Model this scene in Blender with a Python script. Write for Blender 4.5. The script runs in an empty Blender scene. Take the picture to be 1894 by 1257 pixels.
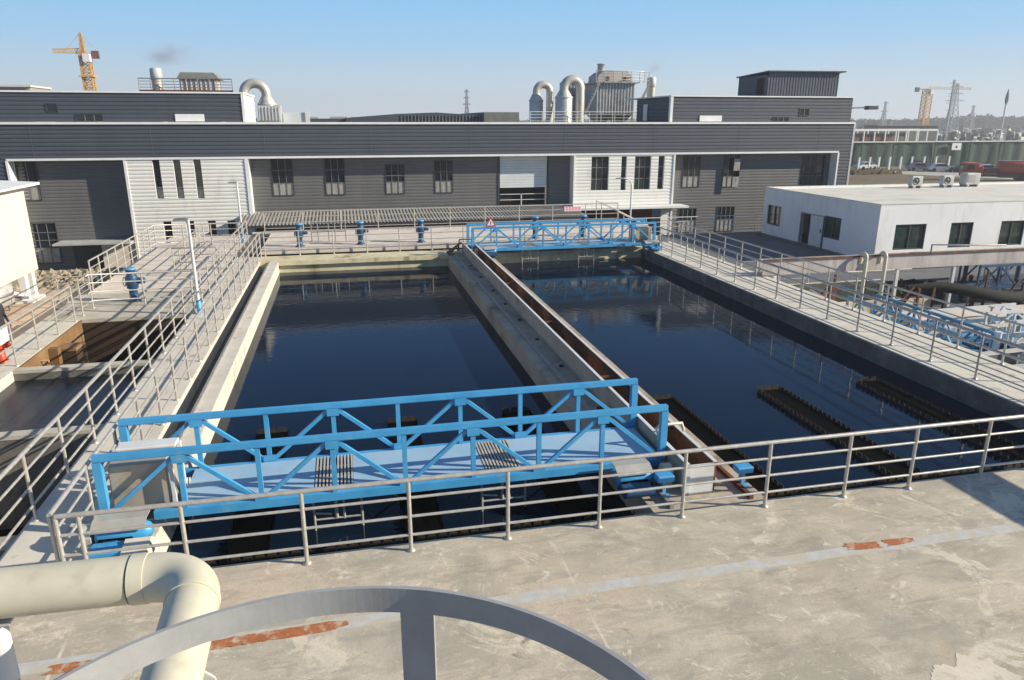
import bpy, math, random
from mathutils import Vector, Matrix
R = math.radians
random.seed(7)
scn = bpy.context.scene
COL = scn.collection

# ------------------------------------------------------------------ camera, sky, sun
cd = bpy.data.cameras.new("camera"); cam = bpy.data.objects.new("camera", cd); COL.objects.link(cam)
cd.sensor_width = 36.0; cd.sensor_fit = 'HORIZONTAL'
cd.lens = 1340.0/1894.0*36.0
cd.clip_start = 0.05; cd.clip_end = 6000
PITCH = math.atan(403/1340.0); YAW = R(12.77)
cam.location = (0, 0, 5.8)
cam.rotation_euler = (R(90)-PITCH, 0, -YAW)
scn.camera = cam

SUN_EL = R(24); SUN_DIR = Vector((0.945*math.cos(SUN_EL), -0.327*math.cos(SUN_EL), math.sin(SUN_EL))).normalized()
world = bpy.data.worlds.new("World"); scn.world = world; world.use_nodes = True
nt = world.node_tree; nt.nodes.clear()
sky = nt.nodes.new('ShaderNodeTexSky'); sky.sky_type = 'NISHITA'; sky.sun_disc = False
sky.sun_elevation = SUN_EL
sky.sun_rotation = math.atan2(SUN_DIR.x, SUN_DIR.y)
sky.air_density = 1.0; sky.dust_density = 0.6; sky.ozone_density = 2.2; sky.altitude = 0
bgn = nt.nodes.new('ShaderNodeBackground'); bgn.inputs[1].default_value = 0.10
outn = nt.nodes.new('ShaderNodeOutputWorld')
# pale band of thick air low over the horizon, blending into the clear Nishita sky higher up
tcw = nt.nodes.new('ShaderNodeTexCoord'); sep = nt.nodes.new('ShaderNodeSeparateXYZ'); nt.links.new(tcw.outputs['Generated'], sep.inputs[0])
crp = nt.nodes.new('ShaderNodeValToRGB'); cr = crp.color_ramp
cols = [(0.0, (.42, .445, .465)), (.045, (.36, .44, .50)), (.10, (.235, .40, .56)), (.165, (.165, .355, .585)), (.26, (.075, .19, .41)), (.45, (.03, .10, .26))]
while len(cr.elements) < len(cols): cr.elements.new(.5)
for e_, (p_, c_) in zip(cr.elements, cols): e_.position = p_; e_.color = tuple(v for v in c_)+(1,)
nt.links.new(sep.outputs[2], crp.inputs[0])
sc_ = nt.nodes.new('ShaderNodeVectorMath'); sc_.operation = 'SCALE'; sc_.inputs[3].default_value = 10.0; nt.links.new(crp.outputs[0], sc_.inputs[0])
fr_ = nt.nodes.new('ShaderNodeMapRange'); fr_.inputs[1].default_value = .40; fr_.inputs[2].default_value = .80; fr_.inputs[3].default_value = 1; fr_.inputs[4].default_value = 0
nt.links.new(sep.outputs[2], fr_.inputs[0])
mxs = nt.nodes.new('ShaderNodeMix'); mxs.data_type = 'RGBA'
nt.links.new(fr_.outputs[0], mxs.inputs[0]); nt.links.new(sky.outputs[0], mxs.inputs[6]); nt.links.new(sc_.outputs[0], mxs.inputs[7])
nt.links.new(mxs.outputs[2], bgn.inputs[0]); nt.links.new(bgn.outputs[0], outn.inputs[0])
sl = bpy.data.lights.new("sun", 'SUN'); sl.energy = 5.0; sl.angle = R(0.5); sl.color = (1.0, 0.90, 0.73)
so = bpy.data.objects.new("sun", sl); COL.objects.link(so)
so.rotation_euler = SUN_DIR.to_track_quat('Z', 'Y').to_euler(); so.location = (30, -10, 40)
scn.view_settings.view_transform = 'Standard'; scn.view_settings.look = 'None'
scn.view_settings.exposure = 0.65; scn.view_settings.gamma = 1.0; scn.view_settings.use_curve_mapping = False

# ------------------------------------------------------------------ materials
MATS = {}
def mk(name, c1, c2=None, scale=4.0, rough=0.6, metal=0.0, bump=0.0, bscale=40.0, stretch=(1, 1, 1), lo=0.35, hi=0.65,
       c3=None, s3=1.0, lo3=0.55, hi3=0.7, ior=None, stretch3=None):
    m = bpy.data.materials.new(name); m.use_nodes = True; t = m.node_tree; n = t.nodes; l = t.links
    b = n['Principled BSDF']; b.inputs['Roughness'].default_value = rough; b.inputs['Metallic'].default_value = metal
    if ior: b.inputs['IOR'].default_value = ior
    c1 = tuple(c1)+(1,)
    b.inputs['Base Color'].default_value = c1
    tc = n.new('ShaderNodeTexCoord')
    def noise(sc, st, lo, hi, detail=7):
        mp = n.new('ShaderNodeMapping'); mp.inputs['Scale'].default_value = st
        l.new(tc.outputs['Object'], mp.inputs[0])
        nz = n.new('ShaderNodeTexNoise'); nz.inputs['Scale'].default_value = sc; nz.inputs['Detail'].default_value = detail
        nz.inputs['Roughness'].default_value = 0.62
        l.new(mp.outputs[0], nz.inputs['Vector'])
        r = n.new('ShaderNodeMapRange'); r.inputs[1].default_value = lo; r.inputs[2].default_value = hi
        l.new(nz.outputs[0], r.inputs[0]); return r.outputs[0], nz
    col = None
    if c2 is not None:
        f, _ = noise(scale, stretch, lo, hi)
        mx = n.new('ShaderNodeMix'); mx.data_type = 'RGBA'; mx.inputs[6].default_value = c1; mx.inputs[7].default_value = tuple(c2)+(1,)
        l.new(f, mx.inputs[0]); col = mx.outputs[2]
    if c3 is not None:
        f, _ = noise(s3, stretch3 or stretch, lo3, hi3)
        mx = n.new('ShaderNodeMix'); mx.data_type = 'RGBA'; mx.inputs[7].default_value = tuple(c3)+(1,)
        if col: l.new(col, mx.inputs[6])
        else: mx.inputs[6].default_value = c1
        l.new(f, mx.inputs[0]); col = mx.outputs[2]
    if col: l.new(col, b.inputs['Base Color'])
    if bump:
        f, nz = noise(bscale, (1, 1, 1), 0, 1)
        bp = n.new('ShaderNodeBump'); bp.inputs['Strength'].default_value = bump; bp.inputs['Distance'].default_value = 0.02
        l.new(nz.outputs[0], bp.inputs['Height']); l.new(bp.outputs[0], b.inputs['Normal'])
    MATS[name] = m
    return m

M = MATS
mk('steel', (.56, .535, .49), (.43, .405, .36), 9, .38, .4, bump=.03, c3=(.30, .24, .18), s3=3.5, lo3=.62, hi3=.75)
mk('steel_dark', (.40, .38, .36), (.27, .26, .24), 9, .45, .7)  # darker grey steel for fittings and thin rails
mk('concrete', (.50, .465, .385), (.37, .345, .285), 1.6, .9, bump=.25, bscale=25, c3=(.19, .17, .13), s3=.9, lo3=.52, hi3=.75)
mk('concrete_brown', (.47, .395, .30), (.35, .29, .22), 1.3, .9, bump=.2, bscale=25, c3=(.20, .15, .10), s3=1.1, lo3=.52, hi3=.72)
mk('cement_spill', (.70, .62, .49), (.60, .53, .42), 3.0, .9, bump=.2, bscale=20, c3=(.50, .44, .34), s3=5, lo3=.55, hi3=.65)
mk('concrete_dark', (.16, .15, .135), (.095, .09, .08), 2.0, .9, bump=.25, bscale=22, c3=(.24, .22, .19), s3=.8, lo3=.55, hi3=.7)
mk('concrete_pale', (.62, .585, .50), (.52, .485, .41), 1.3, .85, bump=.15, bscale=25, c3=(.31, .28, .22), s3=2.2, lo3=.58, hi3=.72)
mk('concrete_pink', (.66, .59, .51), (.57, .50, .43), .9, .85, bump=.1, bscale=25, c3=(.36, .32, .27), s3=1.7, lo3=.58, hi3=.75)
mk('concrete_stained', (.66, .60, .42), (.50, .44, .27), 1.6, .85, bump=.2, bscale=25, c3=(.22, .15, .06), s3=1.1, lo3=.55, hi3=.72, stretch3=(1, 1, .35))
mk('concrete_orange', (.26, .155, .07), (.15, .085, .035), 1.4, .85, bump=.2, bscale=25, c3=(.20, .10, .03), s3=2.0, lo3=.5, hi3=.7)
mk('blue_paint', (.07, .345, .62), (.045, .28, .54), 2.2, .45, bump=.02, c3=(.16, .33, .46), s3=5.0, lo3=.60, hi3=.72)
mk('blue_plate', (.27, .43, .57), (.33, .48, .61), 1.4, .5, c3=(.30, .40, .52), s3=3.0, lo3=.56, hi3=.72)
mk('blue_dark', (.02, .075, .17), (.015, .055, .12), 5.0, .45, bump=.03)
mk('blue_teal', (.05, .20, .36), (.035, .14, .27), 2.0, .5, c3=(.22, .25, .27), s3=3, lo3=.55, hi3=.7)
mk('blue_pale', (.12, .33, .60), (.09, .27, .5), 3.0, .5)
mk('dark_clad', (.066, .077, .098), (.057, .067, .085), .7, .6, c3=(.068, .075, .088), s3=1.1, lo3=.5, hi3=.7, stretch3=(1.5, 1, .12))
mk('recess_clad', (.125, .125, .124), (.108, .108, .107), .7, .55, c3=(.135, .13, .12), s3=1.0, lo3=.5, hi3=.7, stretch3=(1.5, 1, .12))
mk('white_clad', (.76, .75, .70), (.71, .69, .64), .8, .5, c3=(.50, .48, .44), s3=1.1, lo3=.58, hi3=.8, stretch3=(1, 1, .3))
mk('white_trim', (.78, .78, .76), (.70, .70, .68), 1.5, .5)
mk('white_paint', (.80, .80, .78), (.73, .73, .71), .6, .65, c3=(.58, .56, .52), s3=1.6, lo3=.54, hi3=.78, stretch3=(1, 1, .25))
mk('cream_wall', (.66, .63, .53), (.60, .57, .48), .5, .6)
mk('glass_dark', (.010, .013, .017), (.02, .025, .03), 1.5, .06, ior=1.5)
mk('glass_green', (.018, .035, .032), (.035, .055, .05), 1.5, .06, ior=1.5)
mk('film_and_sunlit', (.36, .34, .31), (.25, .235, .215), 3.0, .55, c3=(.14, .13, .12), s3=4.0, lo3=.55, hi3=.7, stretch3=(2, 1, .4))
mk('dark_frame', (.035, .038, .042), (.05, .052, .055), 4, .5)
mk('frame_grey', (.16, .16, .16), (.12, .12, .12), 5, .5)
mk('roller_white', (.62, .66, .66), (.55, .59, .59), 1.5, .5)
mk('black_inside', (.010, .010, .010), (.016, .014, .013), 2, .9)
mk('roof_grey', (.20, .20, .19), (.14, .14, .135), 1.2, .9, bump=.1)
mk('awning_grey', (.27, .255, .23), (.20, .19, .17), 1.5, .6, c3=(.34, .32, .29), s3=.7, lo3=.5, hi3=.7)
mk('roof_white', (.66, .63, .57), (.58, .55, .48), .8, .85, bump=.1, c3=(.44, .41, .34), s3=.5, lo3=.55, hi3=.75, stretch3=(.5, 1.5, 1))
mk('asphalt', (.135, .14, .15), (.105, .108, .115), 1.2, .9, bump=.2, bscale=60, c3=(.17, .17, .17), s3=.5, lo3=.5, hi3=.75)
mk('pipe_beige', (.60, .56, .43), (.53, .495, .375), 2.5, .5, c3=(.42, .385, .29), s3=3.5, lo3=.56, hi3=.78, bump=.02)
mk('hoop_grey', (.33, .335, .335), (.275, .28, .28), 14, .5, bump=.04, bscale=60)
mk('rust', (.14, .045, .018), (.08, .025, .012), 6, .85, bump=.3, bscale=50, c3=(.24, .085, .03), s3=3.0, lo3=.52, hi3=.7)
mk('rust_inner', (.28, .105, .03), (.16, .06, .02), 2.2, .85, bump=.3, bscale=40, c3=(.03, .015, .009), s3=.6, lo3=.42, hi3=.58)
mk('rust_orange', (.44, .15, .05), (.33, .115, .045), 9, .85, bump=.2, c3=(.55, .42, .30), s3=6.0, lo3=.50, hi3=.66)
mk('trough_steel', (.46, .40, .32), (.36, .31, .245), 1.2, .75, .0, c3=(.20, .14, .09), s3=1.7, lo3=.55, hi3=.75, stretch3=(1, .6, 1.5), bump=.1)
mk('weir_black', (.0008, .0008, .0008), (.0015, .0013, .001), 4, .9)
M['weir_black'].node_tree.nodes['Principled BSDF'].inputs['Specular IOR Level'].default_value = 0.05
mk('weir_brown', (.038, .027, .016), (.012, .010, .007), 9, .8, bump=.3)
mk('cabinet_steel', (.50, .42, .32), (.37, .32, .26), .9, .4, .25, c3=(.25, .20, .14), s3=1.6, lo3=.5, hi3=.68)
mk('stainless', (.58, .55, .49), (.46, .43, .37), 2, .4, .35, bump=.02)
mk('galv', (.56, .56, .54), (.42, .42, .41), 2.0, .5, .15, c3=(.24, .23, .21), s3=1.2, lo3=.55, hi3=.75, stretch3=(1, 1, .3))
mk('galv_pink', (.50, .46, .43), (.38, .35, .33), 1.2, .6, .15, c3=(.25, .22, .20), s3=2.5, lo3=.5, hi3=.72, stretch3=(1.6, 1, .12))
mk('grating_light', (.55, .52, .45), (.46, .43, .37), 5, .6, .2)
mk('crane_yellow', (.62, .36, .09), (.50, .28, .07), 1.5, .6)
mk('pylon_grey', (.22, .25, .28), (.17, .20, .22), 1, .7)
mk('red_paint', (.52, .07, .02), (.40, .05, .015), 2, .45, c3=(.16, .03, .02), s3=1.5, lo3=.55, hi3=.75)
mk('rubber', (.02, .02, .02), (.03, .03, .03), 5, .9)
mk('orange_wood', (.40, .24, .12), (.3, .18, .1), 3, .8)
mk('field', (.14, .088, .034), (.085, .062, .026), .12, .95, c3=(.15, .12, .065), s3=.5, lo3=.45, hi3=.65, bump=.4, bscale=3)
mk('ground', (.16, .135, .10), (.11, .10, .07), .2, .95, bump=.3, bscale=8, c3=(.20, .17, .13), s3=1.1, lo3=.5, hi3=.65)
mk('rubble', (.42, .35, .26), (.20, .17, .12), 1.8, .95, bump=1.0, bscale=9, c3=(.12, .12, .05), s3=.9, lo3=.55, hi3=.65)
mk('road', (.42, .40, .36), (.36, .34, .30), .3, .9)
mk('net_green', (.028, .075, .042), (.014, .040, .026), .25, .9, c3=(.10, .12, .085), s3=.35, lo3=.52, hi3=.66, stretch=(1, 1, .3), stretch3=(1, 1, .25))
mk('leaf', (.050, .058, .040), (.035, .042, .030), .3, .9)
mk('weed_green', (.06, .085, .03), (.04, .06, .02), 3, .8)
mk('far_build', (.30, .29, .27), (.25, .24, .23), .3, .9)
mk('white_metal', (.66, .67, .66), (.56, .57, .56), 2, .5)
mk('grey_rail', (.36, .35, .33), (.28, .27, .25), 6, .5, .3)
mk('skin', (.42, .26, .19), (.38, .23, .16), 8, .55)
mk('cloth_black', (.018, .018, .022), (.028, .028, .032), 12, .85)
mk('sign_white', (.76, .76, .77), (.72, .72, .73), 3, .5)
mk('sign_pink', (.76, .50, .55), (.74, .55, .58), 3, .5)
mk('sign_red', (.55, .05, .05), (.5, .04, .04), 3, .5)
mk('joint_strip', (.54, .53, .49), (.44, .44, .42), 9, .7, .0, c3=(.50, .45, .35), s3=3.2, lo3=.46, hi3=.58)
mk('moss_roof', (.24, .245, .21), (.19, .195, .165), 3, .8)
mk('olive_plate', (.075, .08, .055), (.10, .10, .07), 6, .7)
mk('car_white', (.62, .63, .65), (.56, .57, .58), 1, .3)
mk('car_grey', (.20, .21, .23), (.17, .18, .2), 1, .3)
mk('car_dark', (.03, .035, .04), (.04, .04, .045), 1, .3)
mk('sludge_wall', (.050, .030, .014), (.028, .017, .008), 1.5, .8, c3=(.03, .02, .012), s3=.9, lo3=.45, hi3=.65)
mk('sludge', (.020, .014, .009), (.030, .020, .011), .8, .12, ior=1.33)
mk('grey_liquid', (.016, .019, .024), (.012, .015, .019), .6, .3, ior=1.33, c3=(.03, .032, .034), s3=1.2, lo3=.58, hi3=.7)
mk('black_tarp', (.005, .005, .006), (.010, .010, .010), 4, .9, bump=.4, bscale=12)

def water_mat():
    m = mk('tank_water', (.0035, .0095, .022), (.005, .0125, .027), .2, .045, ior=1.33)
    m.node_tree.nodes['Principled BSDF'].inputs['Specular IOR Level'].default_value = .19
    t = m.node_tree; n = t.nodes; l = t.links; b = n['Principled BSDF']
    tc = n.new('ShaderNodeTexCoord'); mp = n.new('ShaderNodeMapping'); mp.inputs['Scale'].default_value = (1.0, 1.7, 1)
    l.new(tc.outputs['Object'], mp.inputs[0])
    z = n.new('ShaderNodeTexNoise'); z.inputs['Scale'].default_value = 2.6; z.inputs['Detail'].default_value = 3
    l.new(mp.outputs[0], z.inputs['Vector'])
    bp = n.new('ShaderNodeBump'); bp.inputs['Strength'].default_value = .05; bp.inputs['Distance'].default_value = .05
    l.new(z.outputs[0], bp.inputs['Height']); l.new(bp.outputs[0], b.inputs['Normal'])
water_mat()

def deck_mat():
    m = bpy.data.materials.new('deck_concrete'); m.use_nodes = True; t = m.node_tree; n = t.nodes; l = t.links
    b = n['Principled BSDF']; b.inputs['Roughness'].default_value = .88
    tc = n.new('ShaderNodeTexCoord')
    def nz(sc, st=(1, 1, 1), rot=0.0, detail=9, rough=.62, dist=0.0, off=(0, 0, 0)):
        mp = n.new('ShaderNodeMapping'); mp.inputs['Scale'].default_value = st; mp.inputs['Rotation'].default_value = (0, 0, rot)
        mp.inputs['Location'].default_value = off
        l.new(tc.outputs['Object'], mp.inputs[0])
        x = n.new('ShaderNodeTexNoise'); x.inputs['Scale'].default_value = sc; x.inputs['Detail'].default_value = detail
        x.inputs['Roughness'].default_value = rough; x.inputs['Distortion'].default_value = dist
        l.new(mp.outputs[0], x.inputs['Vector']); return x.outputs[0]
    def rng(s, lo, hi, a=0.0, bb=1.0):
        r = n.new('ShaderNodeMapRange'); r.inputs[1].default_value = lo; r.inputs[2].default_value = hi
        r.inputs[3].default_value = a; r.inputs[4].default_value = bb; l.new(s, r.inputs[0]); return r.outputs[0]
    def mix(f, A, B):
        x = n.new('ShaderNodeMix'); x.data_type = 'RGBA'; l.new(f, x.inputs[0])
        for i, v in ((6, A), (7, B)):
            if isinstance(v, tuple): x.inputs[i].default_value = v+(1,)
            else: l.new(v, x.inputs[i])
        return x.outputs[2]
    c = mix(rng(nz(.8, dist=.8, rough=.7), .42, .58), (.57, .505, .395), (.40, .365, .285))
    c = mix(rng(nz(.38, off=(4, 2, 0)), .45, .68, 0, .65), c, (.60, .475, .345))
    c = mix(rng(nz(1.5, (1, 3.2, 1), R(-24), dist=.4), .50, .70, 0, .75), c, (.33, .295, .235))
    c = mix(rng(nz(2.2, (1, 3.0, 1), R(-20), dist=.6, rough=.74, off=(9, 1, 0)), .54, .66, 0, .6), c, (.70, .615, .47))
    c = mix(rng(nz(.9, dist=.7, rough=.75, off=(3, 7, 2)), .555, .60, 0, .8), c, (.74, .655, .51))
    c = mix(rng(nz(1.9, dist=1.0, off=(1, 12, 2)), .66, .72, 0, .8), c, (.17, .15, .125))
    c = mix(rng(nz(3.1, dist=.8, rough=.75, off=(5, 5, 2)), .585, .63, 0, .75), c, (.76, .69, .56))
    c = mix(rng(nz(1.1, (1, 2, 1), R(30), dist=.9, rough=.72, off=(8, 2, 6)), .57, .62, 0, .55), c, (.30, .275, .22))
    c = mix(rng(nz(38, detail=4), .3, .7, 0, .3), c, (.22, .19, .15))
    c = mix(rng(nz(.33, dist=1.5, off=(7, 3, 1)), .52, .62, 0, .45), c, (.36, .335, .27))
    c = mix(rng(nz(.21, dist=1.0, off=(2, 9, 1)), .55, .66, 0, .5), c, (.58, .43, .27))
    def math_(op, a, bb=None):
        x = n.new('ShaderNodeMath'); x.operation = op
        for i_, v in ((0, a), (1, bb)):
            if v is None: continue
            if isinstance(v, (int, float)): x.inputs[i_].default_value = v
            else: l.new(v, x.inputs[i_])
        return x.outputs[0]
    sp = n.new('ShaderNodeSeparateXYZ'); l.new(tc.outputs['Object'], sp.inputs[0])
    wob = math_('MULTIPLY', math_('SUBTRACT', nz(1.3, detail=3), .5), .10)
    for coord, step, off_, colr in ((0, 3.05, .62, (.68, .60, .49)), (1, 2.4, .15, (.33, .30, .25))):
        fr = math_('FRACT', math_('DIVIDE', math_('ADD', math_('ADD', sp.outputs[coord], wob), off_+60*step), step))
        ds = math_('ABSOLUTE', math_('SUBTRACT', fr, .5))
        ln = math_('LESS_THAN', ds, .006)
        c = mix(math_('MULTIPLY', ln, rng(nz(.8, off=(coord*5, 3, 0)), .50, .62, 0, .8)), c, colr)
    l.new(c, b.inputs['Base Color'])
    bp = n.new('ShaderNodeBump'); bp.inputs['Strength'].default_value = .35; bp.inputs['Distance'].default_value = .01
    l.new(nz(18, detail=8), bp.inputs['Height']); l.new(bp.outputs[0], b.inputs['Normal'])
    MATS['deck'] = m
deck_mat()

# ------------------------------------------------------------------ mesh helpers
WL = {}
class MB:
    def __init__(s): s.v = []; s.f = []; s.sm = []
    def add(s, vs, fs, smooth=False):
        o = len(s.v); s.v += [tuple(x) for x in vs]
        for f in fs: s.f.append([i+o for i in f]); s.sm.append(smooth)
        return s
    def box(s, x0, y0, z0, x1, y1, z1):
        return s.add([(x0, y0, z0), (x1, y0, z0), (x1, y1, z0), (x0, y1, z0), (x0, y0, z1), (x1, y0, z1), (x1, y1, z1), (x0, y1, z1)],
                     [(0, 3, 2, 1), (4, 5, 6, 7), (0, 1, 5, 4), (1, 2, 6, 5), (2, 3, 7, 6), (3, 0, 4, 7)])
    def bbox(s, x0, y0, z0, x1, y1, z1, b=.01):
        """box with chamfered vertical and top edges"""
        pts = [(x0+b, y0), (x1-b, y0), (x1, y0+b), (x1, y1-b), (x1-b, y1), (x0+b, y1), (x0, y1-b), (x0, y0+b)]
        cx, cy = (x0+x1)/2, (y0+y1)/2
        def ring(z, k):
            return [(px+(k if px < cx else -k), py+(k if py < cy else -k), z) for px, py in pts]
        vs = ring(z0, 0)+ring(z1-b, 0)+ring(z1, b)
        fs = [tuple(range(7, -1, -1)), tuple(range(16, 24))]
        for r in (0, 8):
            for i in range(8): fs.append((r+i, r+(i+1) % 8, r+8+(i+1) % 8, r+8+i))
        return s.add(vs, fs)
    def bar(s, p, q, w, h=None, up=(0, 0, 1)):
        h = h or w; p = Vector(p); q = Vector(q); d = (q-p)
        if d.length < 1e-6: return s
        d.normalize(); u = Vector(up)
        if abs(d.dot(u)) > .98: u = Vector((0, 1, 0))
        a = d.cross(u).normalized(); c = a.cross(d).normalized()
        vs = []
        for e in (p, q):
            for sx, sz in ((-1, -1), (1, -1), (1, 1), (-1, 1)): vs.append(e+a*(sx*w/2)+c*(sz*h/2))
        return s.add(vs, [(0, 1, 2, 3), (7, 6, 5, 4), (0, 4, 5, 1), (1, 5, 6, 2), (2, 6, 7, 3), (3, 7, 4, 0)])
    def tube(s, pts, r, n=10, cap=True, closed=False):
        P = [Vector(p) for p in pts]; N = len(P); rs = r if isinstance(r, (list, tuple)) else [r]*N
        vs = []; fs = []; ref = None
        for i, p in enumerate(P):
            if closed: d = (P[(i+1) % N]-P[i-1]).normalized()
            elif i == 0: d = (P[1]-P[0]).normalized()
            elif i == N-1: d = (P[-1]-P[-2]).normalized()
            else: d = ((P[i+1]-p).normalized()+(p-P[i-1]).normalized()).normalized()
            if ref is None:
                ref = Vector((0, 0, 1)) if abs(d.z) < .9 else Vector((0, 1, 0))
            a = d.cross(ref)
            if a.length < 1e-4: a = d.cross(Vector((1, 0, 0)))
            a.normalize(); b = a.cross(d).normalized(); ref = b
            k = 1.0
            if 0 < i < N-1 and not closed:
                cs = max(.5, abs(d.dot((P[i+1]-p).normalized()))); k = 1.0
            for j in range(n):
                t = 2*math.pi*j/n; vs.append(p+(a*math.cos(t)+b*math.sin(t))*rs[i]*k)
        M_ = N if closed else N-1
        for i in range(M_):
            for j in range(n):
                A = i*n+j; B = i*n+(j+1) % n; C = ((i+1) % N)*n+(j+1) % n; D = ((i+1) % N)*n+j
                fs.append((A, B, C, D))
        s.add(vs, fs, True)
        if cap and not closed:
            s.add(vs[:n], [tuple(range(n-1, -1, -1))]); s.add(vs[-n:], [tuple(range(n))])
        return s
    def lathe(s, prof, c=(0, 0, 0), n=20, axis='z'):
        vs = []; fs = []
        for r, h in prof:
            for j in range(n):
                t = 2*math.pi*j/n; a, b = r*math.cos(t), r*math.sin(t)
                if axis == 'z': p = (c[0]+a, c[1]+b, c[2]+h)
                elif axis == 'x': p = (c[0]+h, c[1]+a, c[2]+b)
                else: p = (c[0]+a, c[1]+h, c[2]+b)
                vs.append(p)
        for i in range(len(prof)-1):
            for j in range(n): fs.append((i*n+j, i*n+(j+1) % n, (i+1)*n+(j+1) % n, (i+1)*n+j))
        s.add(vs, fs, True)
        s.add(vs[:n], [tuple(range(n-1, -1, -1))]); s.add(vs[-n:], [tuple(range(n))])
        return s
    def prism(s, poly, lo, hi, axis='y'):
        def P(a, b, h): return (a, h, b) if axis == 'y' else ((h, a, b) if axis == 'x' else (a, b, h))
        n = len(poly); vs = [P(a, b, lo) for a, b in poly]+[P(a, b, hi) for a, b in poly]
        fs = [tuple(range(n-1, -1, -1)), tuple(range(n, 2*n))]
        for i in range(n): fs.append((i, (i+1) % n, n+(i+1) % n, n+i))
        return s.add(vs, fs)
    def ribbed(s, u0, u1, v0, v1, fm, pitch=.25, depth=.03, holes=()):
        us = sorted(set([u0, u1]+[min(max(h[k], u0), u1) for h in holes for k in (0, 1)]))
        for a, b in zip(us, us[1:]):
            if b-a < 1e-4: continue
            m = (a+b)/2; iv = [(v0, v1)]
            for h in holes:
                if h[0] < m < h[1]:
                    ni = []
                    for lo, hi in iv:
                        if h[2] > lo: ni.append((lo, min(hi, h[2])))
                        if h[3] < hi: ni.append((max(lo, h[3]), hi))
                    iv = [x for x in ni if x[1]-x[0] > 1e-4]
            for lo, hi in iv:
                vv = [lo]; k = math.floor((lo-v0)/pitch)
                while True:
                    base = v0+k*pitch
                    for fr in (0, .50, .62, .88):
                        q = base+fr*pitch
                        if lo+1e-5 < q < hi-1e-5: vv.append(q)
                    k += 1
                    if base > hi: break
                vv.append(hi)
                def off(q):
                    f = ((q-v0)/pitch) % 1.0
                    if f < .50: return depth
                    if f < .62: return depth*(1-(f-.5)/.12)
                    if f < .88: return 0.0
                    return depth*(f-.88)/.12
                P = []
                for q in vv: P.append(fm(a, q, off(q))); P.append(fm(b, q, off(q)))
                s.add(P, [(2*i, 2*i+1, 2*i+3, 2*i+2) for i in range(len(vv)-1)])
        return s
    def build(s, name, mat, parent=None, origin=None, label=None):
        if parent is not None: O = WL.get(parent.name, Vector((0, 0, 0)))
        elif origin is not None: O = Vector(origin)
        else: O = Vector((0, 0, 0))
        me = bpy.data.meshes.new(name); me.from_pydata([tuple(Vector(p)-O) for p in s.v], [], s.f)
        me.polygons.foreach_set('use_smooth', s.sm); me.materials.append(MATS[mat] if isinstance(mat, str) else mat)
        me.update()
        o = bpy.data.objects.new(name, me); COL.objects.link(o)
        if parent is not None: o.parent = parent
        else: o.location = O
        WL[o.name] = O
        if label: o['label'] = label
        return o

def tag(o, label, cat, group=None):
    o['label'] = label; o['category'] = cat
    if group: o['group'] = group
    return o
def thing(name, loc, label, cat, group=None):
    o = bpy.data.objects.new(name, None); COL.objects.link(o); o.location = loc; o.empty_display_size = .2
    WL[o.name] = Vector(loc)
    return tag(o, label, cat, group)
def struct(o, kind='structure'):
    o['kind'] = kind; return o
def copy_tree(o, parent=None):
    c = o.copy(); COL.objects.link(c); WL[c.name] = WL[o.name]
    if parent is not None: c.parent = parent
    for ch in list(o.children): copy_tree(ch, c)
    return c
def arc(c, r, a0, a1, n, plane='xz'):
    out = []
    for i in range(n+1):
        t = a0+(a1-a0)*i/n; a, b = r*math.cos(t), r*math.sin(t)
        out.append((c[0]+a, c[1], c[2]+b) if plane == 'xz' else ((c[0], c[1]+a, c[2]+b) if plane == 'yz' else (c[0]+a, c[1]+b, c[2])))
    return out

# ------------------------------------------------------------------ setting: ground, deck, walkways, water
def slab(name, mat, x0, y0, z0, x1, y1, z1):
    return struct(MB().box(x0, y0, z0, x1, y1, z1).build(name, mat, origin=((x0+x1)/2, (y0+y1)/2, z0)))
g = MB()
# ground sheet with an opening under the tanks
for (x0, y0, x1, y1) in ((-3000, -600, 3000, -8), (-3000, 44, 3000, 5000), (-3000, -8, -40, 44), (60, -8, 3000, 44), (-40, 28, -9.3, 44), (26, 28, 60, 44), (-40, -8, -9.3, 28), (-9.3, 41, 26, 44), (45, -8, 60, 28), (16.2, 28, 26, 41)):
    g.add([(x0, y0, -2.5), (x1, y0, -2.5), (x1, y1, -2.5), (x0, y1, -2.5)], [(0, 1, 2, 3)])
struct(g.build('ground', 'ground', origin=(0, 0, -2.5)))
slab('concrete_deck', 'deck', -5.0, -8, -3, 45, 9.25, 0)
slab('tank_floor', 'concrete_dark', -9.3, 9.25, -4.5, 45, 41, -4.3)
slab('left_walkway', 'concrete_pale', -5.0, 9.25, -4.3, -3.8, 34.0, 0)
slab('right_walkway', 'concrete_pale', 13.85, 9.25, -4.3, 15.95, 34.0, 0)
slab('far_walkway', 'concrete_stained', -3.8, 32.6, -4.3, 13.85, 34.0, 0)
slab('valve_platform', 'concrete_pink', -3.9, 34.35, .02, 15.4, 40.3, .25)
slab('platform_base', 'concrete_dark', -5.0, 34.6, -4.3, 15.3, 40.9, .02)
slab('left_terrace', 'concrete_pink', -9.1, 27.6, -4.3, -5.0, 41.0, -.004)
wt = MB().add([(-3.02, 9.25, -.5), (4.36, 9.25, -.5), (4.36, 32.6, -.5), (-3.02, 32.6, -.5)], [(0, 1, 2, 3)])
wt.add([(6.3, 9.25, -.5), (13.85, 9.25, -.5), (13.85, 32.6, -.5), (6.3, 32.6, -.5)], [(0, 1, 2, 3)])
struct(wt.build('water', 'tank_water', origin=(5, 20, -.5)))
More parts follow.
